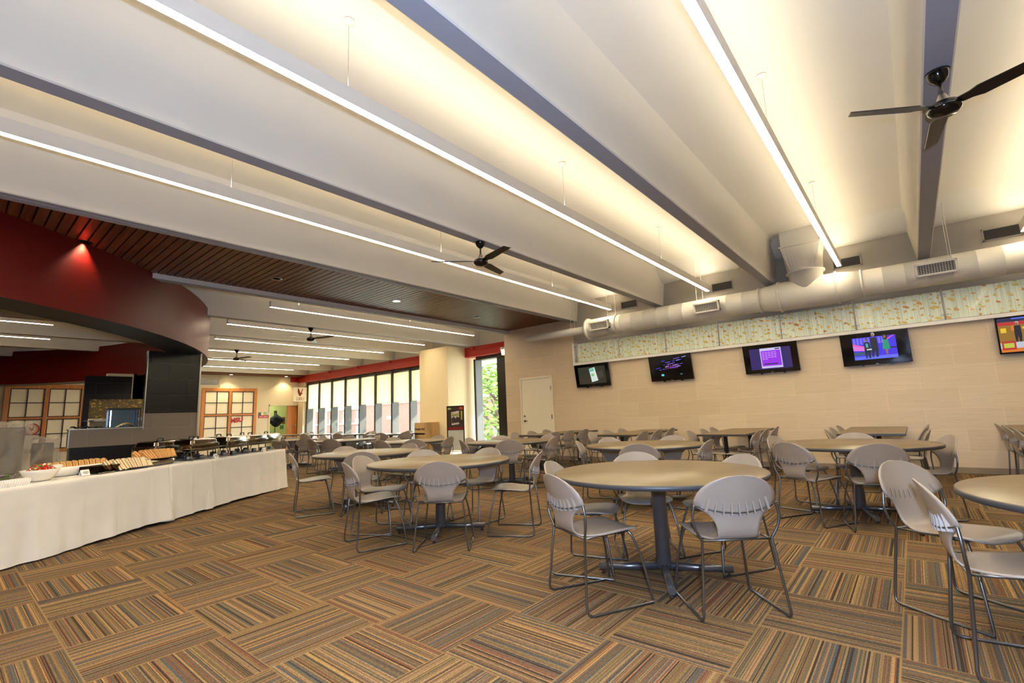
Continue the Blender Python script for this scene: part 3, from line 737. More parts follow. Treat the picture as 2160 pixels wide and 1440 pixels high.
def pic_slide(poly, rect, txt):
    rect(-.36, .36, -.21, .2, pic('tv deep violet', 34, 12, 96)); rect(-.17, .2, -.19, .2, pic('tv pale violet', 206, 196, 240)); rect(-.155, .185, -.15, .15, pic('tv bright violet', 150, 40, 232))
    rect(.1, .18, .165, .185, pic('tv black', 8, 8, 10, .5)); rect(-.12, .12, -.12, -.1, pic('tv black', 8, 8, 10)); m = pic('tv lilac text', 232, 190, 255)
    for k, wd in enumerate((.26, .28, .26, .28, .14)):
        z = .11 - k * .032
        for j in range(int(wd / .05)): rect(-.135 + j * .052, -.135 + j * .052 + .038, z, z + .009, m)
    txt('-- --- -- -- ---', .035, .0, -.172, pic('tv grey', 120, 130, 130))
def pic_award(poly, rect, txt):
    rect(-.3, .3, -.185, .2, pic('tv royal blue', 62, 40, 230)); 
    for k in range(9): rect(-.29 + k * .05, -.255 + k * .05, .08, .19, pic('tv lattice', 120, 120, 250)); 
    for k in range(4): rect(-.3, .16, .095 + k * .026, .1 + k * .026, pic('tv royal blue', 62, 40, 230))
    poly([(-.3, .08), (-.1, .02), (-.1, -.04), (-.3, -.02)], pic('tv pink', 222, 120, 220)); poly([(-.3, .1), (-.12, .04), (-.12, .02), (-.3, .07)], pic('tv hot pink', 236, 80, 180)); poly([(.1, .1), (.27, .2), (.29, .2), (.12, .08)], pic('tv hot pink', 236, 80, 180))
    rect(-.3, -.12, -.11, -.05, pic('tv slate teal', 44, 86, 120)); rect(-.3, .3, -.185, -.13, pic('tv floor blue', 96, 110, 250)); rect(.12, .3, -.02, .0, pic('tv black', 8, 8, 10))
    sk = pic('tv skin', 150, 98, 70); bk = pic('tv suit', 14, 16, 34); hr = pic('tv black', 8, 8, 10)
    person(poly, -.1, -.04, .62, bk, sk, hr); rect(-.115, -.085, .02, .09, pic('tv teal shirt', 40, 190, 160)); person(poly, .0, .0, .75, bk, sk, pic('tv silver', 200, 200, 206)); person(poly, .16, -.02, .66, pic('tv green dress', 22, 150, 116), sk, hr, True); rect(-.11, -.04, -.025, -.005, pic('tv phone white', 214, 226, 222))
def pic_news(poly, rect, txt):
    rect(-.455, .455, -.255, .26, pic('tv amber', 150, 106, 22)); rect(-.455, .455, .2, .26, pic('tv navy', 20, 24, 70)); rect(-.455, .455, .15, .195, pic('tv red band', 190, 30, 36)); rect(-.3, .3, .235, .255, pic('tv sky', 80, 110, 220))
    for k in range(8): rect(-.43 + k * .115, -.37 + k * .115, .04 + (k % 3) * .02, .11 + (k % 2) * .03, pic(*[('tv yellow', 236, 196, 40), ('tv orange', 214, 120, 30)][k % 2]))
    poly(ell(.08, .06, .13, .13, 20), pic('tv phone white', 214, 226, 222)); poly(ell(.08, .06, .1, .1, 20), pic('tv red band', 190, 30, 36)); poly(ell(.08, .06, .06, .06, 20), pic('tv phone white', 214, 226, 222))
    person(poly, -.25, -.0, .55, pic('tv suit', 14, 16, 34), pic('tv skin', 150, 98, 70), pic('tv silver', 200, 200, 206)); person(poly, .1, -.0, .6, pic('tv suit', 14, 16, 34), pic('tv skin', 150, 98, 70), pic('tv black', 8, 8, 10))
    rect(-.455, .455, -.255, -.11, pic('tv pale strip', 190, 196, 206)); rect(-.455, .455, -.255, -.2, pic('tv orange', 214, 120, 30)); rect(-.44, -.29, -.22, -.09, pic('tv red band', 190, 30, 36)); rect(-.42, -.31, -.19, -.12, pic('tv lime', 190, 200, 60))
    for k in range(20): rect(-.28 + k * .035, -.26 + k * .035, -.1, -.085, pic('tv black', 8, 8, 10))
    txt('F', .07, .02, -.155, pic('tv black', 8, 8, 10)); txt('--- ---- -- ----- --', .04, .02, -.228, pic('tv phone white', 214, 226, 222))
tv(-6.01, 'black wall television showing a hand holding a phone', pic_phone)
tv(-4.02, 'black wall television showing a dark stage with blue streaks', pic_stage)
tv(-2.03, 'black wall television showing a purple text slide', pic_slide)
tv(-0.405, 'black wall television showing three people on a blue stage', pic_award)
tv(1.57, 'black wall television showing a news studio with a ticker', pic_news)

# ================================================================== chairs
def shell_profile():
    st = []
    for t in (0, 20, 40, 60, 75, 90):                       # front edge of the seat, rounded
        a = radians(90 - t); st.append((0.150 + 0.062 * sin(a), 0.452 - 0.020 * sin(a) ** 2, 0.205 * (cos(a) ** 0.55 if t else 0.02)))
    st += [(0.08, 0.453, 0.208), (0.0, 0.447, 0.206), (-0.07, 0.441, 0.200), (-0.125, 0.438, 0.185), (-0.165, 0.437, 0.155), (-0.195, 0.439, 0.130),
           (-0.222, 0.448, 0.119), (-0.240, 0.468, 0.117), (-0.250, 0.50, 0.121), (-0.257, 0.53, 0.129), (-0.261, 0.555, 0.141), (-0.265, 0.577, 0.158), (-0.269, 0.597, 0.182), (-0.272, 0.615, 0.212), (-0.276, 0.632, 0.238)]
    for t in (10, 22, 34, 46, 58, 68, 77, 84, 90):
        a = radians(t); st.append((-0.280 - 0.052 * sin(a), 0.640 + 0.165 * sin(a), 0.240 * (cos(a) ** 0.92 if t < 90 else 0.02)))
    return st
def make_chair():
    e = empty('shell_chair')
    st = shell_profile(); N = len(st); nu = 12; b = MB()
    def f(i, j):
        y, z, w = st[j]; u = i / nu * 2 - 1; x = w * u
        back = min(1, max(0, (z - 0.46) / 0.14))
        yy = y + back * 0.95 * x * x; zz = z
        if back == 0 and y > -0.21: zz = z + 0.16 * x * x - 0.004
        return (x, yy, zz)
    vs = [f(i, j) for j in range(N) for i in range(nu + 1)]
    b.add(vs, [(j * (nu + 1) + i, j * (nu + 1) + i + 1, (j + 1) * (nu + 1) + i + 1, (j + 1) * (nu + 1) + i) for j in range(N - 1) for i in range(nu)], True)
    sh = b.build('seat_shell', M_shell, e, solid=0.009)
    for p in sh.data.polygons: p.use_smooth = True
    # lacing tabs that hold the back wire, and dark strips that paint the shade of their slits
    def backpt(x, z, d):
        for (y0, z0, w0), (y1, z1, w1) in zip(st[12:], st[13:]):
            if z0 <= z <= z1: y = y0 + (y1 - y0) * (z - z0) / (z1 - z0); break
        return Vector((x, y + 0.95 * x * x + d, z))
    wire = [(x, (0.592 + 0.75 * x * x)) for x in [-0.236 + 0.0472 * k for k in range(11)]]
    tb = MB(); sl = MB()
    for k in range(-4, 5):
        x = k * 0.046; zc = 0.592 + 0.75 * x * x; lean = -x * 0.12
        p = [backpt(x + lean, zc + 0.056, -0.004), backpt(x, zc - 0.016, -0.004)]
        q = [backpt(x + lean, zc + 0.056, -0.011), backpt(x, zc - 0.016, -0.030)]
        w_ = 0.0034 if abs(k) < 4 else 0.008
        vs = [p[0] + Vector((s * w_, 0, 0)) for s in (-1, 1)] + [p[1] + Vector((s * w_, 0, 0)) for s in (-1, 1)] + [q[0] + Vector((s * w_, 0, 0)) for s in (-1, 1)] + [q[1] + Vector((s * w_, 0, 0)) for s in (-1, 1)]
        tb.add(vs, [(0, 1, 3, 2), (4, 6, 7, 5), (0, 4, 5, 1), (2, 3, 7, 6), (0, 2, 6, 4), (1, 5, 7, 3)])
        g = [backpt(x + lean, zc + 0.040, 0.011), backpt(x, zc - 0.008, 0.011)]
        sl.add([g[0] - Vector((.002, 0, 0)), g[0] + Vector((.002, 0, 0)), g[1] + Vector((.002, 0, 0)), g[1] - Vector((.002, 0, 0))], [(0, 1, 2, 3)])
    t_ = tb.build('lacing_tabs', M_shell, e); sl.build('slit_shade', M_slitshade, e)
    MB().tube([backpt(x, z, -0.020) for x, z in wire], 0.0048, 8).build('back_wire', M_steel, e)
    for s in (-1, 1):
        pts = catmull([(0.238 * s, backpt(.236, .634, 0).y - 0.014, 0.636), (0.250 * s, -0.235, 0.585), (0.252 * s, -0.233, 0.545), (0.236 * s, -0.228, 0.49), (0.203 * s, -0.219, 0.432)], 5)
        low = smooth_path([(0.203 * s, -0.219, 0.432), (0.250 * s, -0.258, 0.008), (0.243 * s, 0.222, 0.008)], 0.05, 6)
        frt = catmull([(0.243 * s, 0.222, 0.008), (0.232 * s, 0.205, 0.12), (0.212 * s, 0.178, 0.27), (0.186 * s, 0.140, 0.395), (0.165 * s, 0.120, 0.430)], 5)
        MB().tube([Vector(p) for p in pts] + low[1:] + frt[1:], 0.0078, 10).build('sled_leg', M_steel, e)
        MB().tube([(0.195 * s, -0.215, 0.428), (0.185 * s, -0.1, 0.430), (0.165 * s, 0.12, 0.432)], 0.0065, 8).build('seat_rail', M_steel, e)
    MB().tube([(-0.203, -0.219, 0.430), (0.203, -0.219, 0.430)], 0.0068, 8).build('rear_crossbar', M_steel, e)
    MB().tube([(-0.165, 0.12, 0.430), (0.165, 0.12, 0.430)], 0.0068, 8).build('front_crossbar', M_steel, e)
    b = MB()
    for s in (-1, 1):
        for y in (0.06, -0.12): b.box(s * 0.15 - 0.018, s * 0.15 + 0.018, y - 0.014, y + 0.014, 0.420, 0.436)
    b.build('seat_clip', M_black, e)
    return e
CHAIR0 = make_chair(); used = [0]
def chair(x, y, rz, label, group):
    o = CHAIR0 if used[0] == 0 else copy_tree(CHAIR0)
    used[0] += 1
    o.location = (x, y, 0); o.rotation_euler = (0, 0, rz)
    tag(o, label, 'chair', group); return o

# ================================================================== tables
def make_round_table():
    e = empty('round_table')
    MB().lathe([(0.0001, 0.738), (0.755, 0.738), (0.757, 0.736)], 72).build('laminate_top', M_lam, e)
    MB().lathe([(0.0001, 0.7045), (0.752, 0.7045), (0.760, 0.708), (0.762, 0.72), (0.7615, 0.733), (0.757, 0.7365)], 72).build('edge_band', M_edge, e)
    MB().lathe([(0.14, 0.692), (0.14, 0.7045)], 28).build('mounting_plate', M_black, e)
    MB().lathe([(0.050, 0.05), (0.052, 0.06), (0.052, 0.665), (0.058, 0.67), (0.058, 0.69)], 32).build('column', M_dsteel, e)
    for k in range(4):
        a = k * pi / 2; d = Vector((cos(a), sin(a), 0)); 
        ft = MB().tube([d * 0.03 + Vector((0, 0, 0.062)), d * 0.468 + Vector((0, 0, 0.05))], 0.026, 16).build('base_foot', M_dsteel, e)
        MB().lathe([(0.016, 0.0), (0.018, 0.008), (0.008, 0.012), (0.008, 0.03)], 12, d * 0.44).build('glide', M_rubber, ft)
    return e
def make_rect_table():
    e = empty('rectangular_table'); w, L = 0.38, 1.05
    MB().box(-w + 0.002, w - 0.002, -L + 0.002, L - 0.002, 0.735, 0.739).build('laminate_top', M_lam, e)
    MB().box(-w, w, -L, L, 0.706, 0.7352).build('edge_band', M_edge, e, bevel=0.004)
    for y in (-0.79, 0.73):
        p = MB().lathe([(0.034, 0.04), (0.034, 0.69), (0.09, 0.695), (0.09, 0.706)], 20, (0, y, 0)).build('column', M_dsteel, e)
        MB().tube([(-0.28, y, 0.042), (0.28, y, 0.042)], 0.022, 12).build('base_foot', M_dsteel, e)
        b = MB()
        for s in (-1, 1): b.lathe([(0.016, 0), (0.016, 0.022)], 10, (s * 0.25, y, 0))
        b.build('glide', M_rubber, e)
    return e
RT0, used_rt = make_round_table(), [0]
def round_table(x, y, a, label):
    o = RT0 if used_rt[0] == 0 else copy_tree(RT0); used_rt[0] += 1
    o.location = (x, y, 0); o.rotation_euler = (0, 0, radians(a)); tag(o, label, 'table', 'round dining tables'); return o
QT0, used_q = make_rect_table(), [0]
def rect_table(x, y, label, rz=0):
    o = QT0 if used_q[0] == 0 else copy_tree(QT0); used_q[0] += 1
    o.location = (x, y, 0); o.rotation_euler = (0, 0, rz); tag(o, label, 'table', 'rectangular tables along the television wall'); return o

DIRS = [(0, 'far left'), (45, 'far'), (90, 'far right'), (135, 'right'), (180, 'near right'), (225, 'near'), (270, 'near left'), (315, 'left')]
def side_name(cx, cy, x, y):
    """where the chair stands round its table as seen from the hall entrance at the camera"""
    v = atan2(cy, cx); d = atan2(y - cy, x - cx) - v
    d = (d + pi) % (2 * pi) - pi
    k = int(round(d / (pi / 4))) % 8
    return ['far', 'far left', 'left', 'near left', 'near', 'near right', 'right', 'far right'][k]
TABLES = {
 'T1': (-1.55, 3.50, 28, 'round table in the centre foreground with its pedestal fully in view', 'centre foreground round table',
        [('f', -1.03, 3.20, -.65, .76), ('f', -1.72, 2.88, .46, .87), (-2.36, 3.28), (-2.08, 4.24), (-1.12, 4.22)]),
 'T2': (-4.02, 3.53, 40, 'round table between the centre foreground table and the buffet', 'round table next to the centre foreground one',
        [('f', -4.23, 2.88, .30, .92), ('f', -3.56, 3.18, -.62, .78), ('f', -3.36, 3.95, -.88, -.48), (-4.93, 3.12), (-4.86, 3.98), (-4.10, 4.42)]),
 'T3': (-6.18, 4.06, 15, 'round table closest to the end of the buffet', 'round table closest to the buffet end',
        [('f', -6.36, 3.36, .40, .91), (-5.48, 3.50), (-7.04, 4.18), (-6.30, 4.92), (-5.36, 4.42)]),
 'T4': (0.86, 3.42, 10, 'round table cut off by the edge of the view', 'round table cut off by the view edge',
        [('f', 0.115, 3.80, .82, -.57), ('f', 0.28, 3.17, .99, .12), (0.90, 4.32)]),
 'T5': (-0.58, 6.40, 20, 'round table in front of the wall table below the award show television', 'round table before the award show television',
        [('f', -0.90, 5.85, .50, .87), (-0.30, 5.46), (-1.30, 6.62), (-0.62, 7.28), (0.24, 6.72)]),
 'T6': (-2.80, 6.02, 35, 'round table in front of the wall table below the purple slide television', 'round table before the purple slide television',
        [(-2.50, 5.20), (-3.52, 6.40), (-2.74, 6.88), (-1.96, 6.02), (-3.62, 5.66)]),
 'T7': (-5.52, 6.50, 5, 'round table in front of the service door', 'round table before the service door',
        [(-4.98, 5.82), (-4.68, 6.68), (-5.30, 7.36), (-6.20, 7.0), (-5.98, 5.72), (-6.36, 6.28)]),
 'T8': (-8.10, 6.38, 22, 'round table in front of the poster stand', 'round table before the poster stand',
        [(-7.24, 6.66), (-7.40, 5.86), (-8.24, 7.24), (-8.02, 5.52), (-8.98, 6.52)]),
 'T9': (-10.95, 6.50, 12, 'round table beyond the buffet end table toward the windows', 'round table toward the middle windows',
        [(-10.42, 5.82), (-10.95, 5.62), (-11.62, 7.06), (-11.84, 6.42), (-10.78, 7.38)]),
 'T10': (-13.5, 6.55, 30, 'round table just past the end of the buffet cloth', 'round table just past the buffet cloth',
        [(-13.0, 5.82), (-13.64, 7.42), (-12.62, 6.36), (-14.3, 6.8)]),
 'W1': (-12.9, 9.3, 18, 'round table beside the thank you bin', 'round table beside the thank you bin', [(-12.4, 8.55), (-12.0, 9.2), (-13.1, 10.18), (-13.78, 9.2)]),
 'W2': (-15.2, 9.45, 8, 'round table under the fifth window bay from the eagle banner', 'round table under the fifth window bay', [(-14.9, 8.58), (-15.4, 10.34), (-14.36, 9.5), (-16.0, 9.1)]),
 'W3': (-17.5, 9.45, 25, 'round table under the fourth window bay from the eagle banner', 'round table under the fourth window bay', [(-17.2, 8.58), (-17.7, 10.34), (-16.68, 9.7), (-18.3, 9.1)]),
 'W4': (-19.8, 9.45, 38, 'round table under the second window bay, nearest the open oak door', 'round table nearest the open oak door', [(-19.4, 8.6), (-20.0, 10.34), (-18.96, 9.6), (-20.6, 9.2)]),
}
for key, (cx, cy_, ang, lab, short, chairs) in TABLES.items():
    round_table(cx, cy_, ang, lab); seen = {}
    for c in chairs:
        if c[0] == 'f':
            _, x, y, fx, fy = c
        else:
            bx, by = c; d = hypot(bx - cx, by - cy_); fx, fy = (cx - bx) / d, (cy_ - by) / d
            dd = min(1.08, max(0.86, d)); x, y = cx - fx * (dd - 0.325), cy_ - fy * (dd - 0.325)
        s = side_name(cx, cy_, x - fx * .3, y - fy * .3)
        seen[s] = seen.get(s, 0) + 1
        extra = '' if seen[s] == 1 else ' (second one)'
        chair(x, y, atan2(-fx, fy), 'taupe chair%s, %s side of the %s' % (extra, s, short), 'chairs round the tables')
RT = [(-6.32, 'rectangular wall table beside the service door', 'wall table by the service door'), (-4.37, 'rectangular wall table below the dark stage television', 'wall table below the dark stage television'),
      (-2.48, 'rectangular wall table below the purple slide television', 'wall table below the purple slide television'), (-0.52, 'rectangular wall table below the award show television', 'wall table below the award show television'),
      (1.33, 'rectangular wall table below the news television', 'wall table below the news television')]
rr = random.Random(5)
for i, (x, lab, short) in enumerate(RT):
    rect_table(x, 9.22, lab)
    for s, sn in ((-1, 'left'), (1, 'right')):
        if i == 4 and s > 0: continue
        for y, yn in ((8.14, 'nearest'), (8.72, 'middle'), (9.36, 'innermost')):
            chair(x + (0.29 if s > 0 else -0.17) + rr.uniform(-.02, .02), y + rr.uniform(-.03, .03), (-pi / 2 if s < 0 else pi / 2) + rr.uniform(-.06, .06),
                  'taupe chair, %s of three, %s side of the %s' % (yn, sn, short), 'chairs along the wall tables')

# ================================================================== buffet
BR = atan2(0.80, -0.598)
BO = Vector((-7.6, 2.0, 0)); BU = Vector((-0.598, 0.80, 0)); BN = Vector((-0.80, -0.598, 0))
def bf(t, d, z=0.0): return BO + BU * t + BN * d + Vector((0, 0, z))
ZT = 0.722
for t0, t1, lab in ((-3.3, -0.04, 'long buffet table under the cloth with the salad bowl and sandwiches'), (0.02, 2.83, 'long buffet table under the cloths with the chafing dishes')):
    e = empty('buffet_table', bf((t0 + t1) / 2, 0.38), BR); tag(e, lab, 'table', 'buffet tables'); L = (t1 - t0) / 2 - 0.03
    MB().box(-L, L, -0.35, 0.35, 0.685, 0.712).build('table_top', M_maple, e, bevel=0.004)
    for sx in (-1, 1):
        for sy in (-1, 1): MB().tube([(sx * (L - 0.25), sy * 0.28, 0), (sx * (L - 0.25), sy * 0.28, 0.685)], 0.016, 10).build('leg', M_dsteel, e)
def cloth(t0, t1, label, seed, out=0.0, z1=ZT, ends=(1, 1)):
    e = random.Random(seed); hl = (t1 - t0) / 2; hd = 0.385 + out
    per = []
    def seg(a, b_, n):
        for k in range(n): per.append((a[0] + (b_[0] - a[0]) * k / n, a[1] + (b_[1] - a[1]) * k / n))
    nf = max(30, int(hl * 2 * 48))
    seg((-hl, -hd), (hl, -hd), nf); seg((hl, -hd), (hl, hd), 24); seg((hl, hd), (-hl, hd), nf); seg((-hl, hd), (-hl, -hd), 24)
    N = len(per); ph = [e.uniform(0, 6.28) for _ in range(8)]
    b = MB(); rows = 22; vs = []
    def wave(k, q):
        x, y = per[k]; s = x if abs(abs(y) - hd) < 1e-6 else y + 3
        w = 0.012 * sin(s * 9.1 + ph[0]) + 0.009 * sin(s * 17.3 + ph[1]) + 0.006 * sin(s * 31 + ph[2]) + 0.010 * max(0, sin(s * 4.3 + ph[3])) ** 3
        crease = 0.007 * max(0, 1 - abs(((s + ph[4]) % 0.46) - 0.23) / 0.022) + 0.006 * max(0, 1 - abs(q * 0.70 - 0.30) / 0.03) + 0.005 * mnoise.noise(Vector((s * 5, q * 6, seed)))
        corner = max(0, 1 - (hl - abs(x)) / 0.16) * max(0, 1 - (hd - abs(y)) / 0.16)
        return (w * q ** 1.2 + crease + 0.028 * q * q + corner * 0.055 * q)
    for j in range(rows + 1):
        q = j / rows
        for k in range(N):
            x, y = per[k]; a = atan2(y * hl / hd * 0 + (y if abs(abs(y) - hd) < 1e-6 else 0), (x if abs(abs(x) - hl) < 1e-6 else 0)) 
            nx = (1 if x > 0 else -1) if abs(abs(x) - hl) < 1e-6 else 0; ny = (1 if y > 0 else -1) if abs(abs(y) - hd) < 1e-6 else 0
            w = wave(k, q); l = hypot(nx, ny) or 1
            z = z1 - q * (z1 - 0.016 - 0.014 * sin(per[k][0] * 2.3 + ph[5]) - 0.012) - (0.006 if j == 1 else 0)
            if j == 0: z = z1
            vs.append((x + nx / l * (w + (0.006 if j else 0)), y + ny / l * (w + (0.006 if j else 0)), max(0.006, z)))
    b.add(vs, [(j * N + k, j * N + (k + 1) % N, (j + 1) * N + (k + 1) % N, (j + 1) * N + k) for j in range(rows) for k in range(N)], True)
    o = len(b.v); b.f.append(list(range(N))); b.sm.append(False); b.mi.append(0)
    c = b.build('tablecloth', M_cloth); c.location = bf((t0 + t1) / 2, 0.38); c.rotation_euler = (0, 0, BR)
    return tag(c, label, 'tablecloth', 'white buffet cloths')
cloth(-3.36, -0.03, 'white cloth under the salad bowl and sandwich trays', 2)
cloth(0.0, 0.80, 'short white cloth panel between the sandwich cloth and the long chafing dish cloth', 3, 0.012, ZT + 0.004)
cloth(0.74, 2.86, 'white cloth at the buffet end under the chafing dishes', 4, 0.0, ZT)
ZT2 = ZT + 0.0045

def chafer0():
    e = empty('chafing_dish'); hw, hd = 0.29, 0.175
    for sx in (-1, 1):
        for sy in (-1, 1):
            MB().tube(smooth_path([(sx * (hw - 0.0), sy * (hd - 0.02), 0.215), (sx * (hw + 0.012), sy * (hd - 0.02), 0.16), (sx * (hw - 0.03), sy * (hd - 0.01), 0.004)], 0.04), 0.007, 8).build('leg', M_chrome, e)
    b = MB()
    b.tube([(-hw, -hd, 0.165), (hw, -hd, 0.165), (hw, hd, 0.165), (-hw, hd, 0.165)], 0.005, 6, closed=True); b.box(-hw + 0.05, hw - 0.05, -0.05, 0.05, 0.008, 0.012); b.build('stand_rail', M_chrome, e)
    def rr(b_, w, d, z, r=0.05): return None
    def loft(levels, r=0.05, n=6):
        b = MB(); vs = []; cnt = 4 * (n + 1)
        for w, d, z in levels:
            for cx, cy_, a0 in ((w - r, d - r, 0), (-(w - r), d - r, 90), (-(w - r), -(d - r), 180), (w - r, -(d - r), 270)):
                for k in range(n + 1):
                    a = radians(a0 + 90 * k / n); vs.append((cx + r * cos(a), cy_ + r * sin(a), z))
        m = len(levels)
        b.add(vs, [(j * cnt + k, j * cnt + (k + 1) % cnt, (j + 1) * cnt + (k + 1) % cnt, (j + 1) * cnt + k) for j in range(m - 1) for k in range(cnt)], True)
        b.f += [[k for k in reversed(range(cnt))], [(m - 1) * cnt + k for k in range(cnt)]]; b.sm += [False, False]; b.mi += [0, 0]
        return b
    def shade(o): o.data.set_sharp_from_angle(angle=radians(35)); return o
    shade(loft([(hw - 0.035, hd - 0.03, 0.125), (hw - 0.012, hd - 0.01, 0.14), (hw - 0.004, hd - 0.004, 0.21), (hw + 0.014, hd + 0.014, 0.214), (hw + 0.014, hd + 0.014, 0.222)]).build('water_pan', M_chrome, e))
    ld = shade(loft([(hw + 0.008, hd + 0.008, 0.2225), (hw + 0.008, hd + 0.008, 0.234), (hw - 0.01, hd - 0.01, 0.238), (hw - 0.022, hd - 0.02, 0.285), (hw - 0.045, hd - 0.04, 0.300), (hw - 0.10, hd - 0.09, 0.304)]).build('lid', M_chrome, e))
    MB().tube(smooth_path([(-0.055, 0, 0.302), (-0.05, 0, 0.338), (0.05, 0, 0.338), (0.055, 0, 0.302)], 0.015), 0.009, 10).build('lid_handle', M_black, ld)
    for s in (-1, 1):
        MB().lathe([(0.04, 0.012), (0.042, 0.016), (0.042, 0.058), (0.036, 0.062), (0.0001, 0.062)], 20, (s * 0.13, 0, 0)).build('fuel_can', M_dsteel, e)
    return e
CH0 = chafer0(); first = True
for t, d, rz, lab in ((0.75, 0.22, 0.0, 'front chafing dish nearest the sandwich trays'), (1.52, 0.22, 0.04, 'front row chafing dish behind the nearest one'), (2.12, 0.24, -0.03, 'front row chafing dish beside the white card by the burner'), (2.62, 0.24, 0.03, 'end chafing dish at the far corner of the buffet'),
                      (0.52, 0.58, 0.03, 'back row chafing dish nearest the tiled column'), (1.16, 0.59, 0.0, 'back row chafing dish second from the tiled column'), (1.80, 0.59, -0.02, 'back row chafing dish under the paper screen'), (2.46, 0.60, 0.02, 'back row chafing dish at the buffet end')):
    o = CH0 if first else copy_tree(CH0); first = False
    o.location = bf(t, d, ZT2); o.rotation_euler = (0, 0, BR + rz); tag(o, 'steel ' + lab, 'chafing dish', 'chafing dishes on the buffet')

# sandwiches
def sandwich0(fill):
    b = MB(); lay = [(0.0, 0.013, 0), (0.013, 0.017, 3), (0.017, 0.027, 2), (0.027, 0.041, 1)]
    for x0, x1, mi in lay:
        g = 0.0 if mi in (0, 1) else 0.004
        b.cur = {0: 0, 1: 0, 2: 1, 3: 2}[mi]
        b.prism([(-0.08 - g * .5, 0.0), (0.08 + g * .5, 0.0), (0.012, 0.115 + g), (-0.012, 0.115 + g)], x1 - x0, lambda p, q, h, x0=x0: (x0 + h - 0.02, p, q))
    return b.build('sandwich_half', [M_bread if fill != 'pale' else M_crumb, M_beef if fill == 'beef' else M_ham, M_lettuce], None)
protos = {k: sandwich0(k) for k in ('beef', 'pale', 'toast')}; usedp = {k: False for k in protos}
def put(k, loc, rz, ry, lab, grp, rx=0.0):
    o = protos[k]
    if usedp[k]: o = o.copy(); COL.objects.link(o)
    usedp[k] = True; o.location = loc; o.rotation_euler = (rx, ry, rz); tag(o, lab, 'sandwich', grp)
rs = random.Random(11)
def platter(t, d, name, label, cat, w, dd, h, m, z0=0.0, rim=0.012, oval=True):
    e = bf(t, d, ZT2 + z0)
    b = MB(); n = 40
    prof = [(0.0001, 0.004), (0.86, 0.004), (1.0, h), (1.0 - rim / w, h + 0.001), (0.85, 0.010), (0.0001, 0.010)] if oval else None
    vs = []
    for r, z in prof:
        for k in range(n):
            a = 2 * pi * k / n; p = 1.0 if oval == 1 else 0.5
            vs.append((w * r * math.copysign(abs(cos(a)) ** p, cos(a)), dd * r * math.copysign(abs(sin(a)) ** p, sin(a)), z))
    b.add(vs, [(i * n + k, i * n + (k + 1) % n, (i + 1) * n + (k + 1) % n, (i + 1) * n + k) for i in range(len(prof) - 1) for k in range(n)], True)
    o = b.build(name, m); o.location = e; o.rotation_euler = (0, 0, BR); return tag(o, label, cat)
platter(-0.80, 0.50, 'serving_platter', 'tall white serving platter under the dark meat sandwiches', 'platter', 0.39, 0.19, 0.10, M_china, oval=2)
platter(-0.42, 0.20, 'serving_tray', 'round black tray of pale bread sandwiches', 'tray', 0.27, 0.17, 0.022, M_blackgl, oval=1)
platter(0.03, 0.24, 'steel_pan', 'deep steel pan carrying the toasted sandwich halves', 'pan', 0.25, 0.165, 0.075, M_chrome, oval=2)
platter(0.03, 0.24, 'serving_tray', 'black rimmed tray set on the steel pan', 'tray', 0.265, 0.175, 0.018, M_blackgl, z0=0.076, oval=2)
for r in range(2):
    for k in range(9):
        put('beef', bf(-1.08 + k * 0.070, 0.455 + r * 0.09, ZT2 + 0.035), BR + rs.uniform(-.12, .12), 0.28 + rs.uniform(-.08, .08), 'sandwich half with dark meat standing on the white platter', 'dark meat sandwiches on the white platter')
    for k in range(7):
        put('pale', bf(-0.63 + k * 0.068, 0.14 + r * 0.12, ZT2 + 0.016), BR + (k - 3) * 0.09 + rs.uniform(-.1, .1), (k - 3) * 0.12 + rs.uniform(-.05, .05), 'pale bread sandwich half standing on the round black tray', 'pale sandwiches on the round black tray')
    for k in range(7):
        put('toast', bf(-0.17 + k * 0.066, 0.18 + r * 0.12, ZT2 + 0.092), BR + (k - 3) * 0.05 + rs.uniform(-.1, .1), (k - 3) * 0.17 + rs.uniform(-.05, .05), 'toasted sandwich half leaning on the tray above the steel pan', 'toasted sandwiches above the steel pan')
# upright black tray lid leaning beside the round tray
e = empty('tray_lid', bf(-0.80, 0.20, ZT2), BR); tag(e, 'smoky clear tray lid standing beside the round black tray', 'lid')
M_smoke = glass_mat('smoky clear plastic', (0.45, 0.40, 0.34, 1))
b = MB()
for x0, x1, y0, y1 in ((-.15, .15, -.105, -.102), (-.15, .15, .102, .105), (-.15, -.147, -.102, .102), (.147, .15, -.102, .102)): b.box(x0, x1, y0, y1, 0.012, 0.085)
b.build('lid_wall', M_smoke, e); MB().box(-.16, .16, -.115, .115, 0.0, 0.012).build('lid_base', M_blackgl, e)

# salad bowl, napkins, cards
e = empty('salad_bowl', bf(-1.45, 0.22, ZT2), BR + 0.15); tag(e, 'white boat shaped bowl heaped with red tomato salad', 'bowl')
b = MB(); n = 40; prof = [(0.0001, 0), (0.45, 0.0), (0.62, 0.02), (0.86, 0.075), (1.0, 0.112), (0.975, 0.114), (0.83, 0.075), (0.55, 0.022), (0.0001, 0.018)]; vs = []
for r, z in prof:
    for k in range(n):
        a = 2 * pi * k / n; ex = 1 + 0.18 * max(0, cos(a)) * r
        vs.append((0.19 * r * cos(a) * ex, 0.13 * r * sin(a), z + (0.03 * max(0, cos(a)) ** 2 if r > 0.8 else 0)))
b.add(vs, [(i * n + k, i * n + (k + 1) % n, (i + 1) * n + (k + 1) % n, (i + 1) * n + k) for i in range(len(prof) - 1) for k in range(n)], True); b.build('bowl_body', M_china, e)
b = MB()
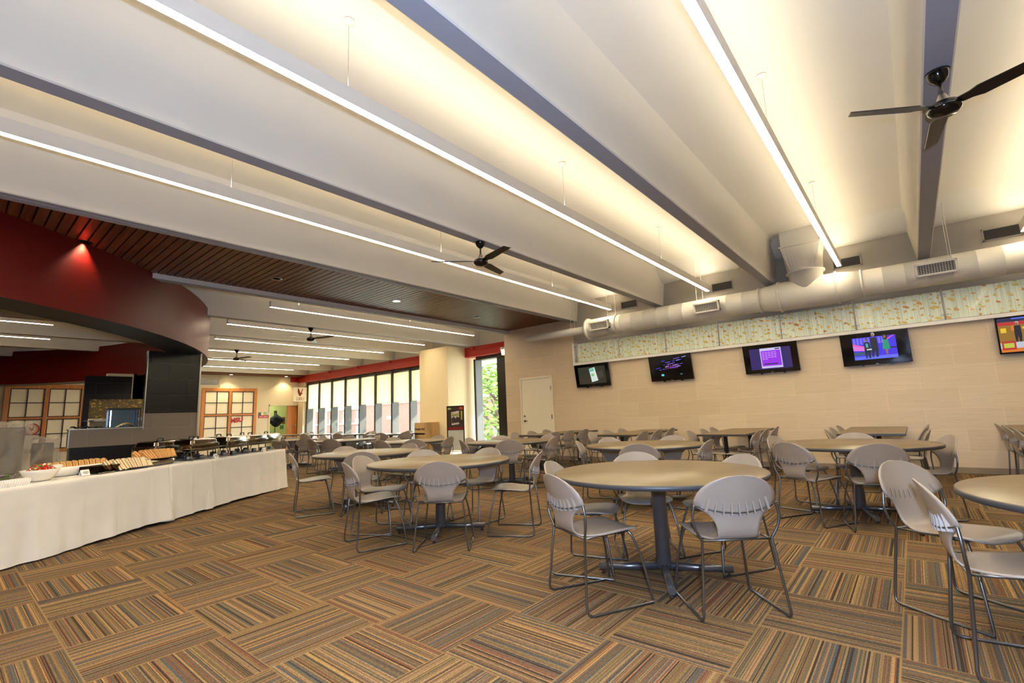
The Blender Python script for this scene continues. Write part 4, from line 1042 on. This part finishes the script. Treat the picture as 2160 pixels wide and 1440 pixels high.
for k in range(330):
    a = rs.uniform(0, 6.283); r = sqrt(rs.random()); x, y = 0.150 * r * cos(a) + .012, 0.098 * r * sin(a); z = 0.082 + 0.075 * (1 - r * r) + rs.uniform(-.012, .008)
    b.cur = 0 if k % 3 else (1 if k % 2 else 2)
    R = Matrix.Rotation(rs.uniform(0, 6), 3, 'Z') @ Matrix.Rotation(rs.uniform(0, 3), 3, 'X'); s = rs.uniform(.010, .017)
    if b.cur == 1: b.cbox((x, y, z), (s * 3, s * 1.6, 0.003), R)
    else:
        q = [Vector(p) for p in ((1, 0, 0), (0, 1, 0), (-1, 0, 0), (0, -1, 0), (0, 0, 0.8), (0, 0, -0.7))]
        b.add([R @ (p * s) + Vector((x, y, z)) for p in q], [(0, 1, 4), (1, 2, 4), (2, 3, 4), (3, 0, 4), (1, 0, 5), (2, 1, 5), (3, 2, 5), (0, 3, 5)], True)
o = b.build('tomato_salad', [M_tomato, M_lettuce, M_mozz]); o.location = bf(-1.45, 0.22, ZT2); o.rotation_euler = (0, 0, BR + 0.15); tag(o, 'red tomato and green leaf salad heaped in the white bowl', 'salad', kind='stuff')
e = empty('clear_salad_bowl', bf(-1.86, 0.24, ZT2), BR); tag(e, 'clear plastic bowl of purple onion salad at the view edge', 'bowl')
MB().lathe([(0.09, 0.0), (0.12, 0.05), (0.15, 0.105), (0.154, 0.107)], 32).build('bowl_body', glass_mat('clear bowl plastic', (0.86, 0.84, 0.88, 1)), e)
b = MB()
for k in range(160):
    a = rs.uniform(0, 6.283); r = 0.125 * sqrt(rs.random()); R = Matrix.Rotation(rs.uniform(0, 6), 3, 'Z') @ Matrix.Rotation(rs.uniform(0, 3), 3, 'X')
    b.cur = k % 2; b.cbox((r * cos(a), r * sin(a), rs.uniform(0.03, 0.095) if r < 0.09 else rs.uniform(.07, .1)), (0.035, 0.02, 0.004), R)
o = b.build('onion_salad', [mat('purple onion', rgb(150, 110, 130), 0.5, var=0.2), M_lettuce]); o.location = bf(-1.86, 0.24, ZT2); tag(o, 'purple onion salad in the clear bowl', 'salad', kind='stuff')
for k in range(12):
    b = MB(); b.prism([(-0.055, 0.0), (0.055, 0.0), (0.055, 0.05), (0.02, 0.072), (-0.035, 0.068), (-0.055, 0.045)], 0.007, lambda p, q, h: (h, p, q))
    o = b.build('folded_napkin', M_card); o.location = bf(-1.98 + k * 0.022, 0.075, ZT + 0.001); o.rotation_euler = (0, 0.45, BR); tag(o, 'white paper napkin in the fanned pile at the buffet edge', 'napkin', 'fanned napkins on the buffet')
for t, d, lab in ((-1.06, 0.13, 'white menu card before the white platter'), (0.98, 0.06, 'white menu card between the first two front chafing dishes'), (2.24, 0.05, 'white menu card before the end chafing dishes')):
    o = empty('menu_card', bf(t, d, ZT2), BR); tag(o, lab, 'card', 'menu cards')
    b = MB(); b.add([(-0.05, -0.022, 0), (0.05, -0.022, 0), (0.05, 0, 0.062), (-0.05, 0, 0.062), (0.05, 0.022, 0), (-0.05, 0.022, 0)], [(0, 1, 2, 3), (3, 2, 4, 5)]); b.build('folded_card', M_card, o, solid=0.001)
    b = MB()
    for q, w in ((0.6, .03), (0.45, .038), (0.3, .02)): b.add([(-w, -0.0245 + 0.022 * q, 0.062 * q), (w, -0.0245 + 0.022 * q, 0.062 * q), (w, -0.0245 + 0.022 * q, 0.062 * q + .004), (-w, -0.0245 + 0.022 * q, 0.062 * q + .004)], [(0, 1, 2, 3)])
    b.build('card_lines', M_ink, o)
# serving tongs lying between the dishes
for t, d, a, lab in ((1.12, 0.06, 0.3, 'steel serving tongs before the second front chafing dish'), (-0.86, 0.06, 0.1, 'steel serving tongs before the menu card by the white platter')):
    e = empty('serving_tongs', bf(t, d, ZT2 + 0.004), BR + a); tag(e, lab, 'tongs')
    for s in (-1, 1): MB().tube(catmull([(-0.11, 0, 0.006), (-0.04, s * 0.018, 0.006), (0.06, s * 0.02, 0.006), (0.11, s * 0.008, 0.006)], 5), 0.005, 8).build('arm', M_chrome, e)

# appliances under plastic covers behind the salad
def wrapped(t, d, w, dd, h, label, slope, seed):
    e = empty('covered_appliance', bf(t, d, ZT2), BR); tag(e, label, 'covered appliance', 'appliances under plastic')
    b = MB(); b.box(-w + 0.035, w - 0.035, -dd + 0.04, dd - 0.04, 0.02, h - 0.05); b.build('appliance_body', mat('dark appliance steel', rgb(34, 31, 28), 0.4, metal=0.2), e, bevel=0.02)
    r = random.Random(seed); P = [r.uniform(0, 6.28) for _ in range(6)]
    b = MB(); nu, nv = 110, 52
    def f(u, v):
        a = 2 * pi * u; c, s_ = cos(a), sin(a); m_ = max(abs(c), abs(s_)) ** 0.85
        k = min(1, v * 1.35); top = v < 0.35
        sc = (v / 0.35) if top else 1.0; z = h if top else h * (1 - (v - 0.35) / 0.65)
        fl = 1 + (0.0 if top else 0.16 * ((v - 0.35) / 0.65) ** 2)
        x, y = w * sc * c / m_ * fl, dd * sc * s_ / m_ * fl
        if slope and x < 0 and not top: x *= 1 + slope * ((v - 0.35) / 0.65) ** 1.3
        wr = 0.014 * sin(7 * a + 5 * v + P[0]) + 0.010 * sin(13 * a - 9 * v + P[1]) + 0.008 * sin(23 * v + 4 * a + P[2])
        q = Vector((x, y, z)); d = mnoise.turbulence_vector(q * 6 + Vector((seed, 0, 0)), 4, True, noise_basis='BLENDER') * 0.035
        wr = 0.5 * wr
        return (x + wr * c + d.x * .8 + .004 * c, y + wr * s_ + d.y * .8 + .004 * s_, max(0.004, z + (d.z - .02) + 0.012 * sin(3 * a + P[3]) * sc))
    b.grid(f, nu, nv); b.build('plastic_cover', M_film, e); return e
wrapped(-1.40, 0.78, 0.20, 0.16, 0.60, 'tall dark appliance under crumpled clear plastic at the view edge', 0.0, 3)
wrapped(-0.92, 0.80, 0.09, 0.13, 0.42, 'low appliance under a sloping clear plastic cover behind the salad', 3.0, 8)

# glass display case on the service counter
e = empty('display_case', (-10.98, 2.14, 1.25), 0); tag(e, 'glass display case with bread on the grey service counter', 'display case')
M_glare = emit('cool case glare', (0.62, 0.8, 1.0, 1), 14)
b = MB(); 
for y in (-0.22, 0.22):
    for x in (-0.1, 0.09): b.box(x - .008, x + .008, y - .008, y + .008, 0, 0.32)
b.box(-0.11, 0.10, -0.23, 0.23, 0.32, 0.345); b.box(-0.11, 0.10, -0.23, 0.23, 0, 0.008); b.build('case_frame', M_black, e)
MB().box(0.092, 0.095, -0.22, 0.22, 0.01, 0.32).build('glass_front', M_glass, e)
MB().box(-0.10, -0.095, -0.22, 0.22, 0.01, 0.32).build('reflection_panel', mat('blue painted reflection', rgb(110, 140, 190), 0.12, metal=1.0), e)  # blue of the reflected daylight put into the panel colour
MB().tube([(0.06, -0.20, 0.02), (0.06, -0.20, 0.30)], 0.008, 8).build('glare_tube', M_glare, e)  # glowing tube added to give the case its blue-white glare
b = MB(); b.grid(lambda u, v: (-0.06 + 0.12 * u, -0.10 + 0.28 * v, 0.01 + 0.075 * max(0, sin(pi * v)) * (0.6 + 0.4 * sin(pi * u)) + 0.006 * sin(40 * v + 20 * u)), 12, 24)
o = b.build('bread_pile', M_bread); o.location = (-10.98, 2.14, 1.25); tag(o, 'brown bread pieces piled inside the display case', 'bread', kind='stuff')
e = empty('rail_tray', (-11.02, 1.68, 1.25)); tag(e, 'dark folded plastic sheet lying along the service counter top', 'plastic sheet')
b = MB(); b.grid(lambda u, v: (-0.1 + 0.2 * v, -0.24 + 0.45 * u, 0.012 + 0.03 * abs(sin(9 * u + 4 * v)) * (1 - u * .5) + 0.01 * sin(31 * u)), 30, 8); b.build('sheet', mat('black plastic sheet', rgb(40, 44, 38), 0.3), e)

# ================================================================== end wall: paper screens, vent, signs
def screen(y0, y1, z0, z1, label):
    """oak framed double screen; local x runs along world y, facing +x"""
    e = empty('paper_screen', (XL, (y0 + y1) / 2, z0)); tag(e, label, 'screen', 'oak paper screens'); w = (y1 - y0) / 2; h = z1 - z0
    zs = [0.10, h / 2 - 0.035, h / 2 + 0.035, h - 0.14]; ys = [-w + 0.13, -0.055, 0.055, w - 0.13]
    b = MB()
    b.box(0, 0.06, -w, ys[0], 0, h); b.box(0, 0.06, ys[3], w, 0, h); b.box(0, 0.06, ys[1], ys[2], 0, h)
    for a, c in ((0, zs[0]), (zs[1], zs[2]), (zs[3], h)): b.box(0, 0.055, ys[0], ys[3], a, c)
    b.build('oak_frame', M_oak, e, bevel=0.004)
    for a in (0, 2):
        for c in (0, 2):
            p = MB().box(0.012, 0.016, ys[a], ys[a + 1], zs[c], zs[c + 1]).build('paper_pane', M_paper, e)
            b = MB(); ym = (ys[a] + ys[a + 1]) / 2; zm = (zs[c] + zs[c + 1]) / 2; t = 0.014
            for q in (ys[a] + t, ym, ys[a + 1] - t): b.box(0.017, 0.04, q - t, q + t, zs[c], zs[c + 1])
            for q in (zs[c] + t, zm, zs[c + 1] - t): b.box(0.017, 0.04, ys[a], ys[a + 1], q - t, q + t)
            b.build('muntin', M_darkwood, p)
    return e, w, h
e, w, h = screen(7.14, 9.40, 0.50, 2.86, 'oak framed paper screen with a red university monogram')
text_mesh('MSU', 0.27, lambda x, y, z: Vector((0.045 + z, 0.30 + x, 0.93 + y + 0.10 * x)), 'monogram', M_signred, e, bold=0.014)
e, w, h = screen(1.32, 3.40, 0.56, 2.90, 'oak framed paper screen with a round red seal, inside the ring')
b = MB(); 
def annul(b, cy_, cz, r0, r1, n=40):
    vs = [(0.045, cy_ + r * cos(2 * pi * k / n), cz + r * sin(2 * pi * k / n)) for r in (r0, r1) for k in range(n)]
    b.add(vs, [(k, (k + 1) % n, n + (k + 1) % n, n + k) for k in range(n)])
annul(b, -0.30, 0.80, 0.165, 0.20); annul(b, -0.30, 0.80, 0.128, 0.14)
for k in range(28):
    a = 2 * pi * k / 28; c = (-0.30 + 0.182 * cos(a), 0.80 + 0.182 * sin(a)); 
HAWK = [(-.52, .55), (-.44, 1.0), (-.34, .90), (-.20, .70), (-.08, .42), (.02, .16), (.12, .16), (.22, .34), (.40, .74), (.60, .98), (.58, .78), (.46, .46), (.36, .24), (.28, .10), (.40, .08), (.54, .02), (.56, -.10), (.46, -.06), (.34, -.10), (.24, -.22), (.14, -.34), (.20, -.48), (.06, -.42), (-.04, -.54), (-.10, -.42), (-.24, -.48), (-.20, -.34), (-.32, -.22), (-.42, .02), (-.50, .26)]
b.add([(0.046, -0.30 + 0.11 * p, 0.79 + 0.10 * q) for p, q in HAWK], [tuple(range(len(HAWK)))])
b.build('round_seal', M_signred, e)
e = empty('return_air_vent', (XL, 7.42, 3.12)); tag(e, 'grey return air vent above the monogram paper screen', 'vent')
b = MB()
for c in ((-.42, .42, .13, .19), (-.42, .42, -.19, -.13), (-.42, -.36, -.19, .19), (.36, .42, -.19, .19)): b.box(0, 0.03, c[0], c[1], c[2], c[3])
b.build('vent_frame', M_cream, e); MB().box(0, 0.008, -.36, .36, -.13, .13).build('vent_recess', M_grill, e)
b = MB()
for k in range(11): b.box(0.008, 0.024, -.36, .36, -.125 + k * .0235, -.117 + k * .0235)
b.build('vent_louvre', M_alu, e)
e = empty('wall_sign', (XL, 9.74, 1.63)); tag(e, 'small wall sign with four pictures over a red band beside the doorway', 'sign')
MB().box(0, 0.015, -.24, .24, -.13, .13).build('sign_board', M_signred, e)
for k, c in enumerate(((70, 92, 120), (226, 200, 160), (150, 184, 80), (196, 190, 196))):
    MB().box(0.015, 0.018, -.235 + k * .119, -.235 + k * .119 + .112, -.005, .125).build('sign_picture', mat('sign picture %d' % k, rgb(*c), 0.5, var=.35, vscale=20), e)
b = MB()
for k in range(12):
    if k == 5: continue
    b.box(0.015, 0.017, -.19 + k * .032, -.19 + k * .032 + .024, -.09, -.055)
b.build('sign_lettering', mat('pale pink letters', rgb(238, 190, 190), 0.6), e)

# eagle banner on its bracket
e = empty('eagle_banner', (-22.86, 11.22, 2.22)); tag(e, 'white banner with a red eagle and university letters hung from the corner pier', 'banner')
MB().box(-0.006, 0.006, -0.35, 0.30, 0, 0.70).build('banner_cloth', mat('white banner vinyl', rgb(240, 230, 214), 0.6, var=.01), e)
M_hawk = mat('dark red emblem print', rgb(140, 24, 30), 0.5)
b = MB()
for s in (1,): b.add([(0.0075, -0.03 + 0.34 * p * .72, 0.40 + 0.27 * q) for p, q in HAWK], [tuple(range(len(HAWK)))])
b.build('eagle_emblem', M_hawk, e)
text_mesh('MSU', 0.19, lambda x, y, z: Vector((0.0085 + z * .2, -0.02 + x + .15 * y, 0.13 + y)), 'banner_letters', M_hawk, e, bold=0.012)
text_mesh('MSU', 0.19, lambda x, y, z: Vector((0.0105 + z * .2, -0.02 + x + .15 * y, 0.13 + y)), 'letter_inlay', mat('white banner vinyl'), e, bold=0.001)
b = MB(); b.tube([(0, -0.36, 0.71), (0, 0.36, 0.71)], 0.011, 8); b.tube([(0, -0.36, -0.01), (0, 0.36, -0.01)], 0.011, 8); b.tube([(0, 0.34, -0.04), (0, 0.34, 0.74)], 0.012, 8)
b.lathe([(0.03, -0.05), (0.03, 0.05)], 10, (0, 0.35, 0.71)); b.lathe([(0.03, -0.05), (0.03, 0.05)], 10, (0, 0.35, -0.01)); b.build('bracket', M_dsteel, e)
e = empty('wall_lantern', (XP - 0.13, YT + 0.10, 2.93)); tag(e, 'small glowing wall lantern at the corner of the tiled pier below the red lintel', 'lamp')
MB().lathe([(0.05, 0.0), (0.075, 0.16)], 20).build('lantern_shade', emit('lantern glow', (1, 0.62, 0.3, 1), 1.6), e)
b = MB(); b.lathe([(0.08, 0.16), (0.105, 0.20), (0.06, 0.225), (0.02, 0.235)], 20); b.tube([(0, 0, 0.19), (0.13, 0, 0.19)], 0.012, 8); b.build('lantern_cap', M_alu, e)

# things in the back room
e = empty('coat_rack', (-24.4, 10.72, 0)); tag(e, 'dark coats heaped on a rack just inside the open doorway', 'coat rack')
b = MB(); b.tube([(0, 0, 0), (0, 0, 1.75)], 0.02, 8); b.lathe([(0.22, 0), (0.22, 0.02), (0.03, 0.05)], 16); b.build('rack_pole', M_black, e)
b = MB(); b.grid(lambda u, v: ((0.06 + 0.2 * sin(pi * v) * (1 + .25 * sin(11 * v + 3 * u * 6.28))) * cos(2 * pi * u), (0.06 + 0.30 * sin(pi * min(1, v * 1.05)) * (1 + .2 * sin(9 * v + 12.56 * u))) * sin(2 * pi * u) + .05, 1.05 + 0.62 * v), 28, 14); b.build('coat', mat('black coat cloth', rgb(26, 28, 34), 0.9), e)
for y, z, w, h, lab, c in ((11.16, 1.72, .07, .30, 'dark narrow notice on the green back room wall', (40, 36, 30)), (11.58, 1.36, .08, .36, 'red and dark framed picture on the green back room wall', (120, 60, 44)), (11.50, 1.02, .09, .2, 'green leaflet pinned low on the back room wall', (60, 120, 80)), (11.36, 1.42, .12, .26, 'white sheets pinned on the back room wall', (220, 224, 200))):
    o = MB().box(-25.395, -25.38, y - w, y + w, z - h / 2, z + h / 2).build('notice', mat('notice ' + lab[:9], rgb(*c), 0.6, var=.3, vscale=14)); tag(o, lab, 'notice')
e = empty('storage_box', (-24.9, 11.4, 0)); tag(e, 'brown carton on the floor of the green back room', 'box')
MB().box(-.3, .3, -.35, .35, 0, .55).build('carton', mat('brown card', rgb(120, 88, 60), 0.8), e, bevel=.005); MB().box(-.3, .3, -.03, .03, .55, .553).build('carton_tape', mat('parcel tape', rgb(170, 140, 100), 0.4), e)
l = bpy.data.lights.new('backroom_lamp', 'AREA'); l.size = .8; l.energy = 9; l.color = (0.95, 1, 0.8); o = bpy.data.objects.new('backroom_lamp', l); COL.objects.link(o); o.location = (-24.6, 10.6, 2.55)

# thank you bin by the column
e = empty('waste_bin', (-12.235, 10.215, 0)); tag(e, 'maple waste bin cabinet lettered thank you in front of the column', 'bin')
b = MB(); b.box(-.265, .265, -.29, .29, 0.06, 1.05); b.build('cabinet_body', M_maple, e, bevel=.004)
MB().box(-.25, .25, -.27, .28, 0, .06).build('plinth', M_black, e)
MB().box(-.245, .245, -.298, -.29, 0.72, 0.99).build('flap_panel', M_maple, e, bevel=.003); MB().box(-.245, .245, -.298, -.29, 0.08, 0.665).build('door_panel', M_maple, e, bevel=.003)
MB().box(-.245, .245, -.2915, -.2895, 0.67, 0.715).build('slot', M_black, e)
text_mesh('THANK YOU', 0.085, lambda x, y, z: Vector((x * 1.0, -0.299 - z, 0.84 + y)), 'lettering', M_ink, e, bold=.003)

# poster stand
e = empty('poster_stand', (-10.64, 10.0, 0), radians(22)); tag(e, 'black framed poster stand with a photo poster beside the column', 'poster stand')
b = MB()
for s in (-1, 1): b.box(s * .27 - .016, s * .27 + .016, -.014, .014, 0, 1.52)
b.box(-.27, .27, -.014, .014, 1.49, 1.52); b.box(-.27, .27, -.014, .014, .80, .815); b.box(-.27, .27, -.014, .014, .17, .19)
for s in (-1, 1): b.box(s * .27 - .016, s * .27 + .016, -.18, .18, 0, .018)
b.build('stand_frame', M_black, e)
ps = MB().box(-.254, .254, -.006, .006, .815, 1.49).build('poster_sheet', mat('dark wood print', rgb(74, 54, 44), 0.4, var=.25, vscale=9), e)
MB().box(-.254, .254, -.006, .006, .20, .80).build('lower_panel', mat('pale grey panel', rgb(206, 206, 192), 0.35, var=.01), e)
def pq(pts, c, nm): b = MB(); b.add([(a, -.0085 - .0006 * len(ps.children), z) for a, z in pts], [tuple(range(len(pts)))]); b.build('poster_print', mat('poster ' + nm, rgb(*c), 0.5, var=.3, vscale=18), ps)
pq([(-.254, .815), (.254, .815), (.254, .875), (-.254, .875)], (150, 22, 28), 'red band')
pq([(-.254, 1.40), (-.13, 1.42), (-.16, 1.47), (-.254, 1.47)], (170, 180, 110), 'olive'); pq([(.12, 1.42), (.25, 1.41), (.25, 1.48), (.14, 1.48)], (206, 80, 50), 'orange'); pq([(.18, 1.1), (.22, 1.1), (.23, 1.36), (.18, 1.36)], (180, 180, 60), 'lime')
pq([(-.15, .92), (.14, .95), (.14, 1.40), (-.17, 1.36)], (30, 28, 30), 'black'); pq([(-.13, .94), (.12, .97), (.12, 1.37), (-.145, 1.335)], (206, 196, 180), 'photo white'); pq([(-.11, 1.20), (.10, 1.22), (.10, 1.29), (-.11, 1.26)], (150, 160, 60), 'photo olive'); 
pq([(-.13, 1.0), (.12, 1.02), (.12, 1.16), (.06, 1.2), (0, 1.14), (-.06, 1.2), (-.13, 1.14)], (70, 56, 54), 'photo crowd')

# ================================================================== outside
M_brick = tile2('muted red brick', rgb(112, 76, 64), rgb(102, 68, 57), rgb(124, 98, 86), 0.4, 0.13, 0.9)  # two close brick reds with paler mortar
struct(MB().add([(-260, 12.0, -3), (60, 12.0, -3), (60, 160, -3), (-260, 160, -3)], [(0, 1, 2, 3)]).build('ground', mat('pale campus paving', rgb(206, 202, 186), 0.9, var=.2, vscale=.1)))
struct(MB().box(-26, 2, 12.0, 14.5, 3.3, 3.6).build('trim_3', M_cream))  # added unseen eave that shades the windows and cuts the sun patch
e = empty('brick_building', (-120, 60, -3)); tag(e, 'long brick dormitory with white balconies seen through the left windows', 'building', 'buildings outside')
MB().box(-60, 27, 0, 14, 0, 7.0).build('brick_wall', M_brick, e); MB().box(-61, 27.4, -.6, 14, 7.0, 7.9).build('roof_fascia', M_white, e)
for r in range(2):
    z0 = 0.4 + r * 3.3
    MB().box(-60, 27, -.35, 0, z0 + 3.0, z0 + 3.3).build('floor_band', M_white, e)
    for k in range(16):
        x = -57 + k * 5.4
        MB().box(x, x + 2.4, -.12, 0, z0 + 1.0, z0 + 2.7).build('window', mat('far window glass', rgb(60, 70, 80), 0.2), e); MB().box(x - .2, x + 3.4, -.25, 0, z0 - .1, z0 + .95).build('spandrel', M_white, e)
        MB().box(x + 2.6, x + 3.4, -.3, 0, z0 + .95, z0 + 2.9).build('pilaster', M_white, e)
e = empty('brick_block', (-70, 55, -3)); tag(e, 'plain windowless brick block seen through the right hand windows', 'building', 'buildings outside')
MB().box(-16.2, 30, 0, 16, 0, 7.1).build('brick_wall', M_brick, e); MB().box(-16.5, 30.3, -.3, 16, 7.1, 7.55).build('roof_edge', M_white, e)
MB().box(-7.4, -6.2, -.15, 0, 4.2, 4.8).build('wall_light', M_white, e)
for k in range(3):
    for z in (1.2, 4.2): MB().box(12 + k * 4, 14 + k * 4, -.15, 0, z, z + 1.6).build('window', mat('far window glass'), e)
M_leafg = mat('bright spring leaves', rgb(112, 136, 58), 0.6, var=.3, vscale=1.5); M_bark = mat('grey brown bark', rgb(92, 78, 66), 0.9, var=.2)
def tree(x, y, z0, h, r, n, seed, label, ls=.3, branches=5):
    e = empty('leafy_tree', (x, y, z0)); tag(e, label, 'tree', 'trees outside'); q = random.Random(seed)
    b = MB(); b.tube(catmull([(0, 0, 0), (.1, 0, h * .3), (0, .1, h * .6), (.1, 0, h * .85)], 4), [0.16 * h / 6 * (1 - i / 16) + .02 for i in range(13)], 8); b.build('trunk', M_bark, e)
    b = MB()
    for k in range(branches):
        a = q.uniform(0, 6.28); z = h * q.uniform(.35, .7); b.tube([(0, 0, z), (r * .5 * cos(a), r * .5 * sin(a), z + h * .1), (r * .85 * cos(a), r * .85 * sin(a), z + h * .16)], [.06 * h / 6, .04 * h / 6, .015], 6)
    b.build('branch', M_bark, e)
    b = MB()
    for k in range(n):
        while True:
            p = Vector((q.uniform(-1, 1), q.uniform(-1, 1), q.uniform(-1, 1)))
            if .15 < p.length < 1: break
        c = Vector((p.x * r, p.y * r, h * .62 + p.z * h * .42)); R = Matrix.Rotation(q.uniform(0, 6.28), 3, 'Z') @ Matrix.Rotation(q.uniform(-1.2, 1.2), 3, 'X'); s = ls * q.uniform(.6, 1.2)
        b.add([c + R @ Vector(v) * s for v in ((-.5, 0, 0), (0, -.28, 0), (.5, 0, 0), (0, .28, .06))], [(0, 1, 2, 3)])
    b.build('leaves', M_leafg, e)
tree(-15.6, 17.5, -3, 8.0, 2.6, 2600, 1, 'leafy green tree close outside the narrow window by the tiled pier', .34, 9)
for k, x in enumerate((-128, -116, -106, -97, -88, -79)): tree(x, 82 + 3 * (k % 2), -3, 14 + (k % 3), 4.4, 900, 20 + k, 'leafy tree crown above the roof, number %d along the skyline from the eagle banner' % (k + 1), 1.5)
e = empty('white_railing', (-18.5, 22, -1.2)); tag(e, 'white metal railing outside the narrow window by the tiled pier', 'railing')
b = MB()
for z in (0.2, 1.3): b.box(-5, 5, -.03, .03, z, z + .07)
b.build('rail', M_white, e)
b = MB()
for k in range(26): b.box(-5 + k * .4 - .02, -5 + k * .4 + .02, -.02, .02, -1.8, 1.3)
b.build('baluster', M_white, e)
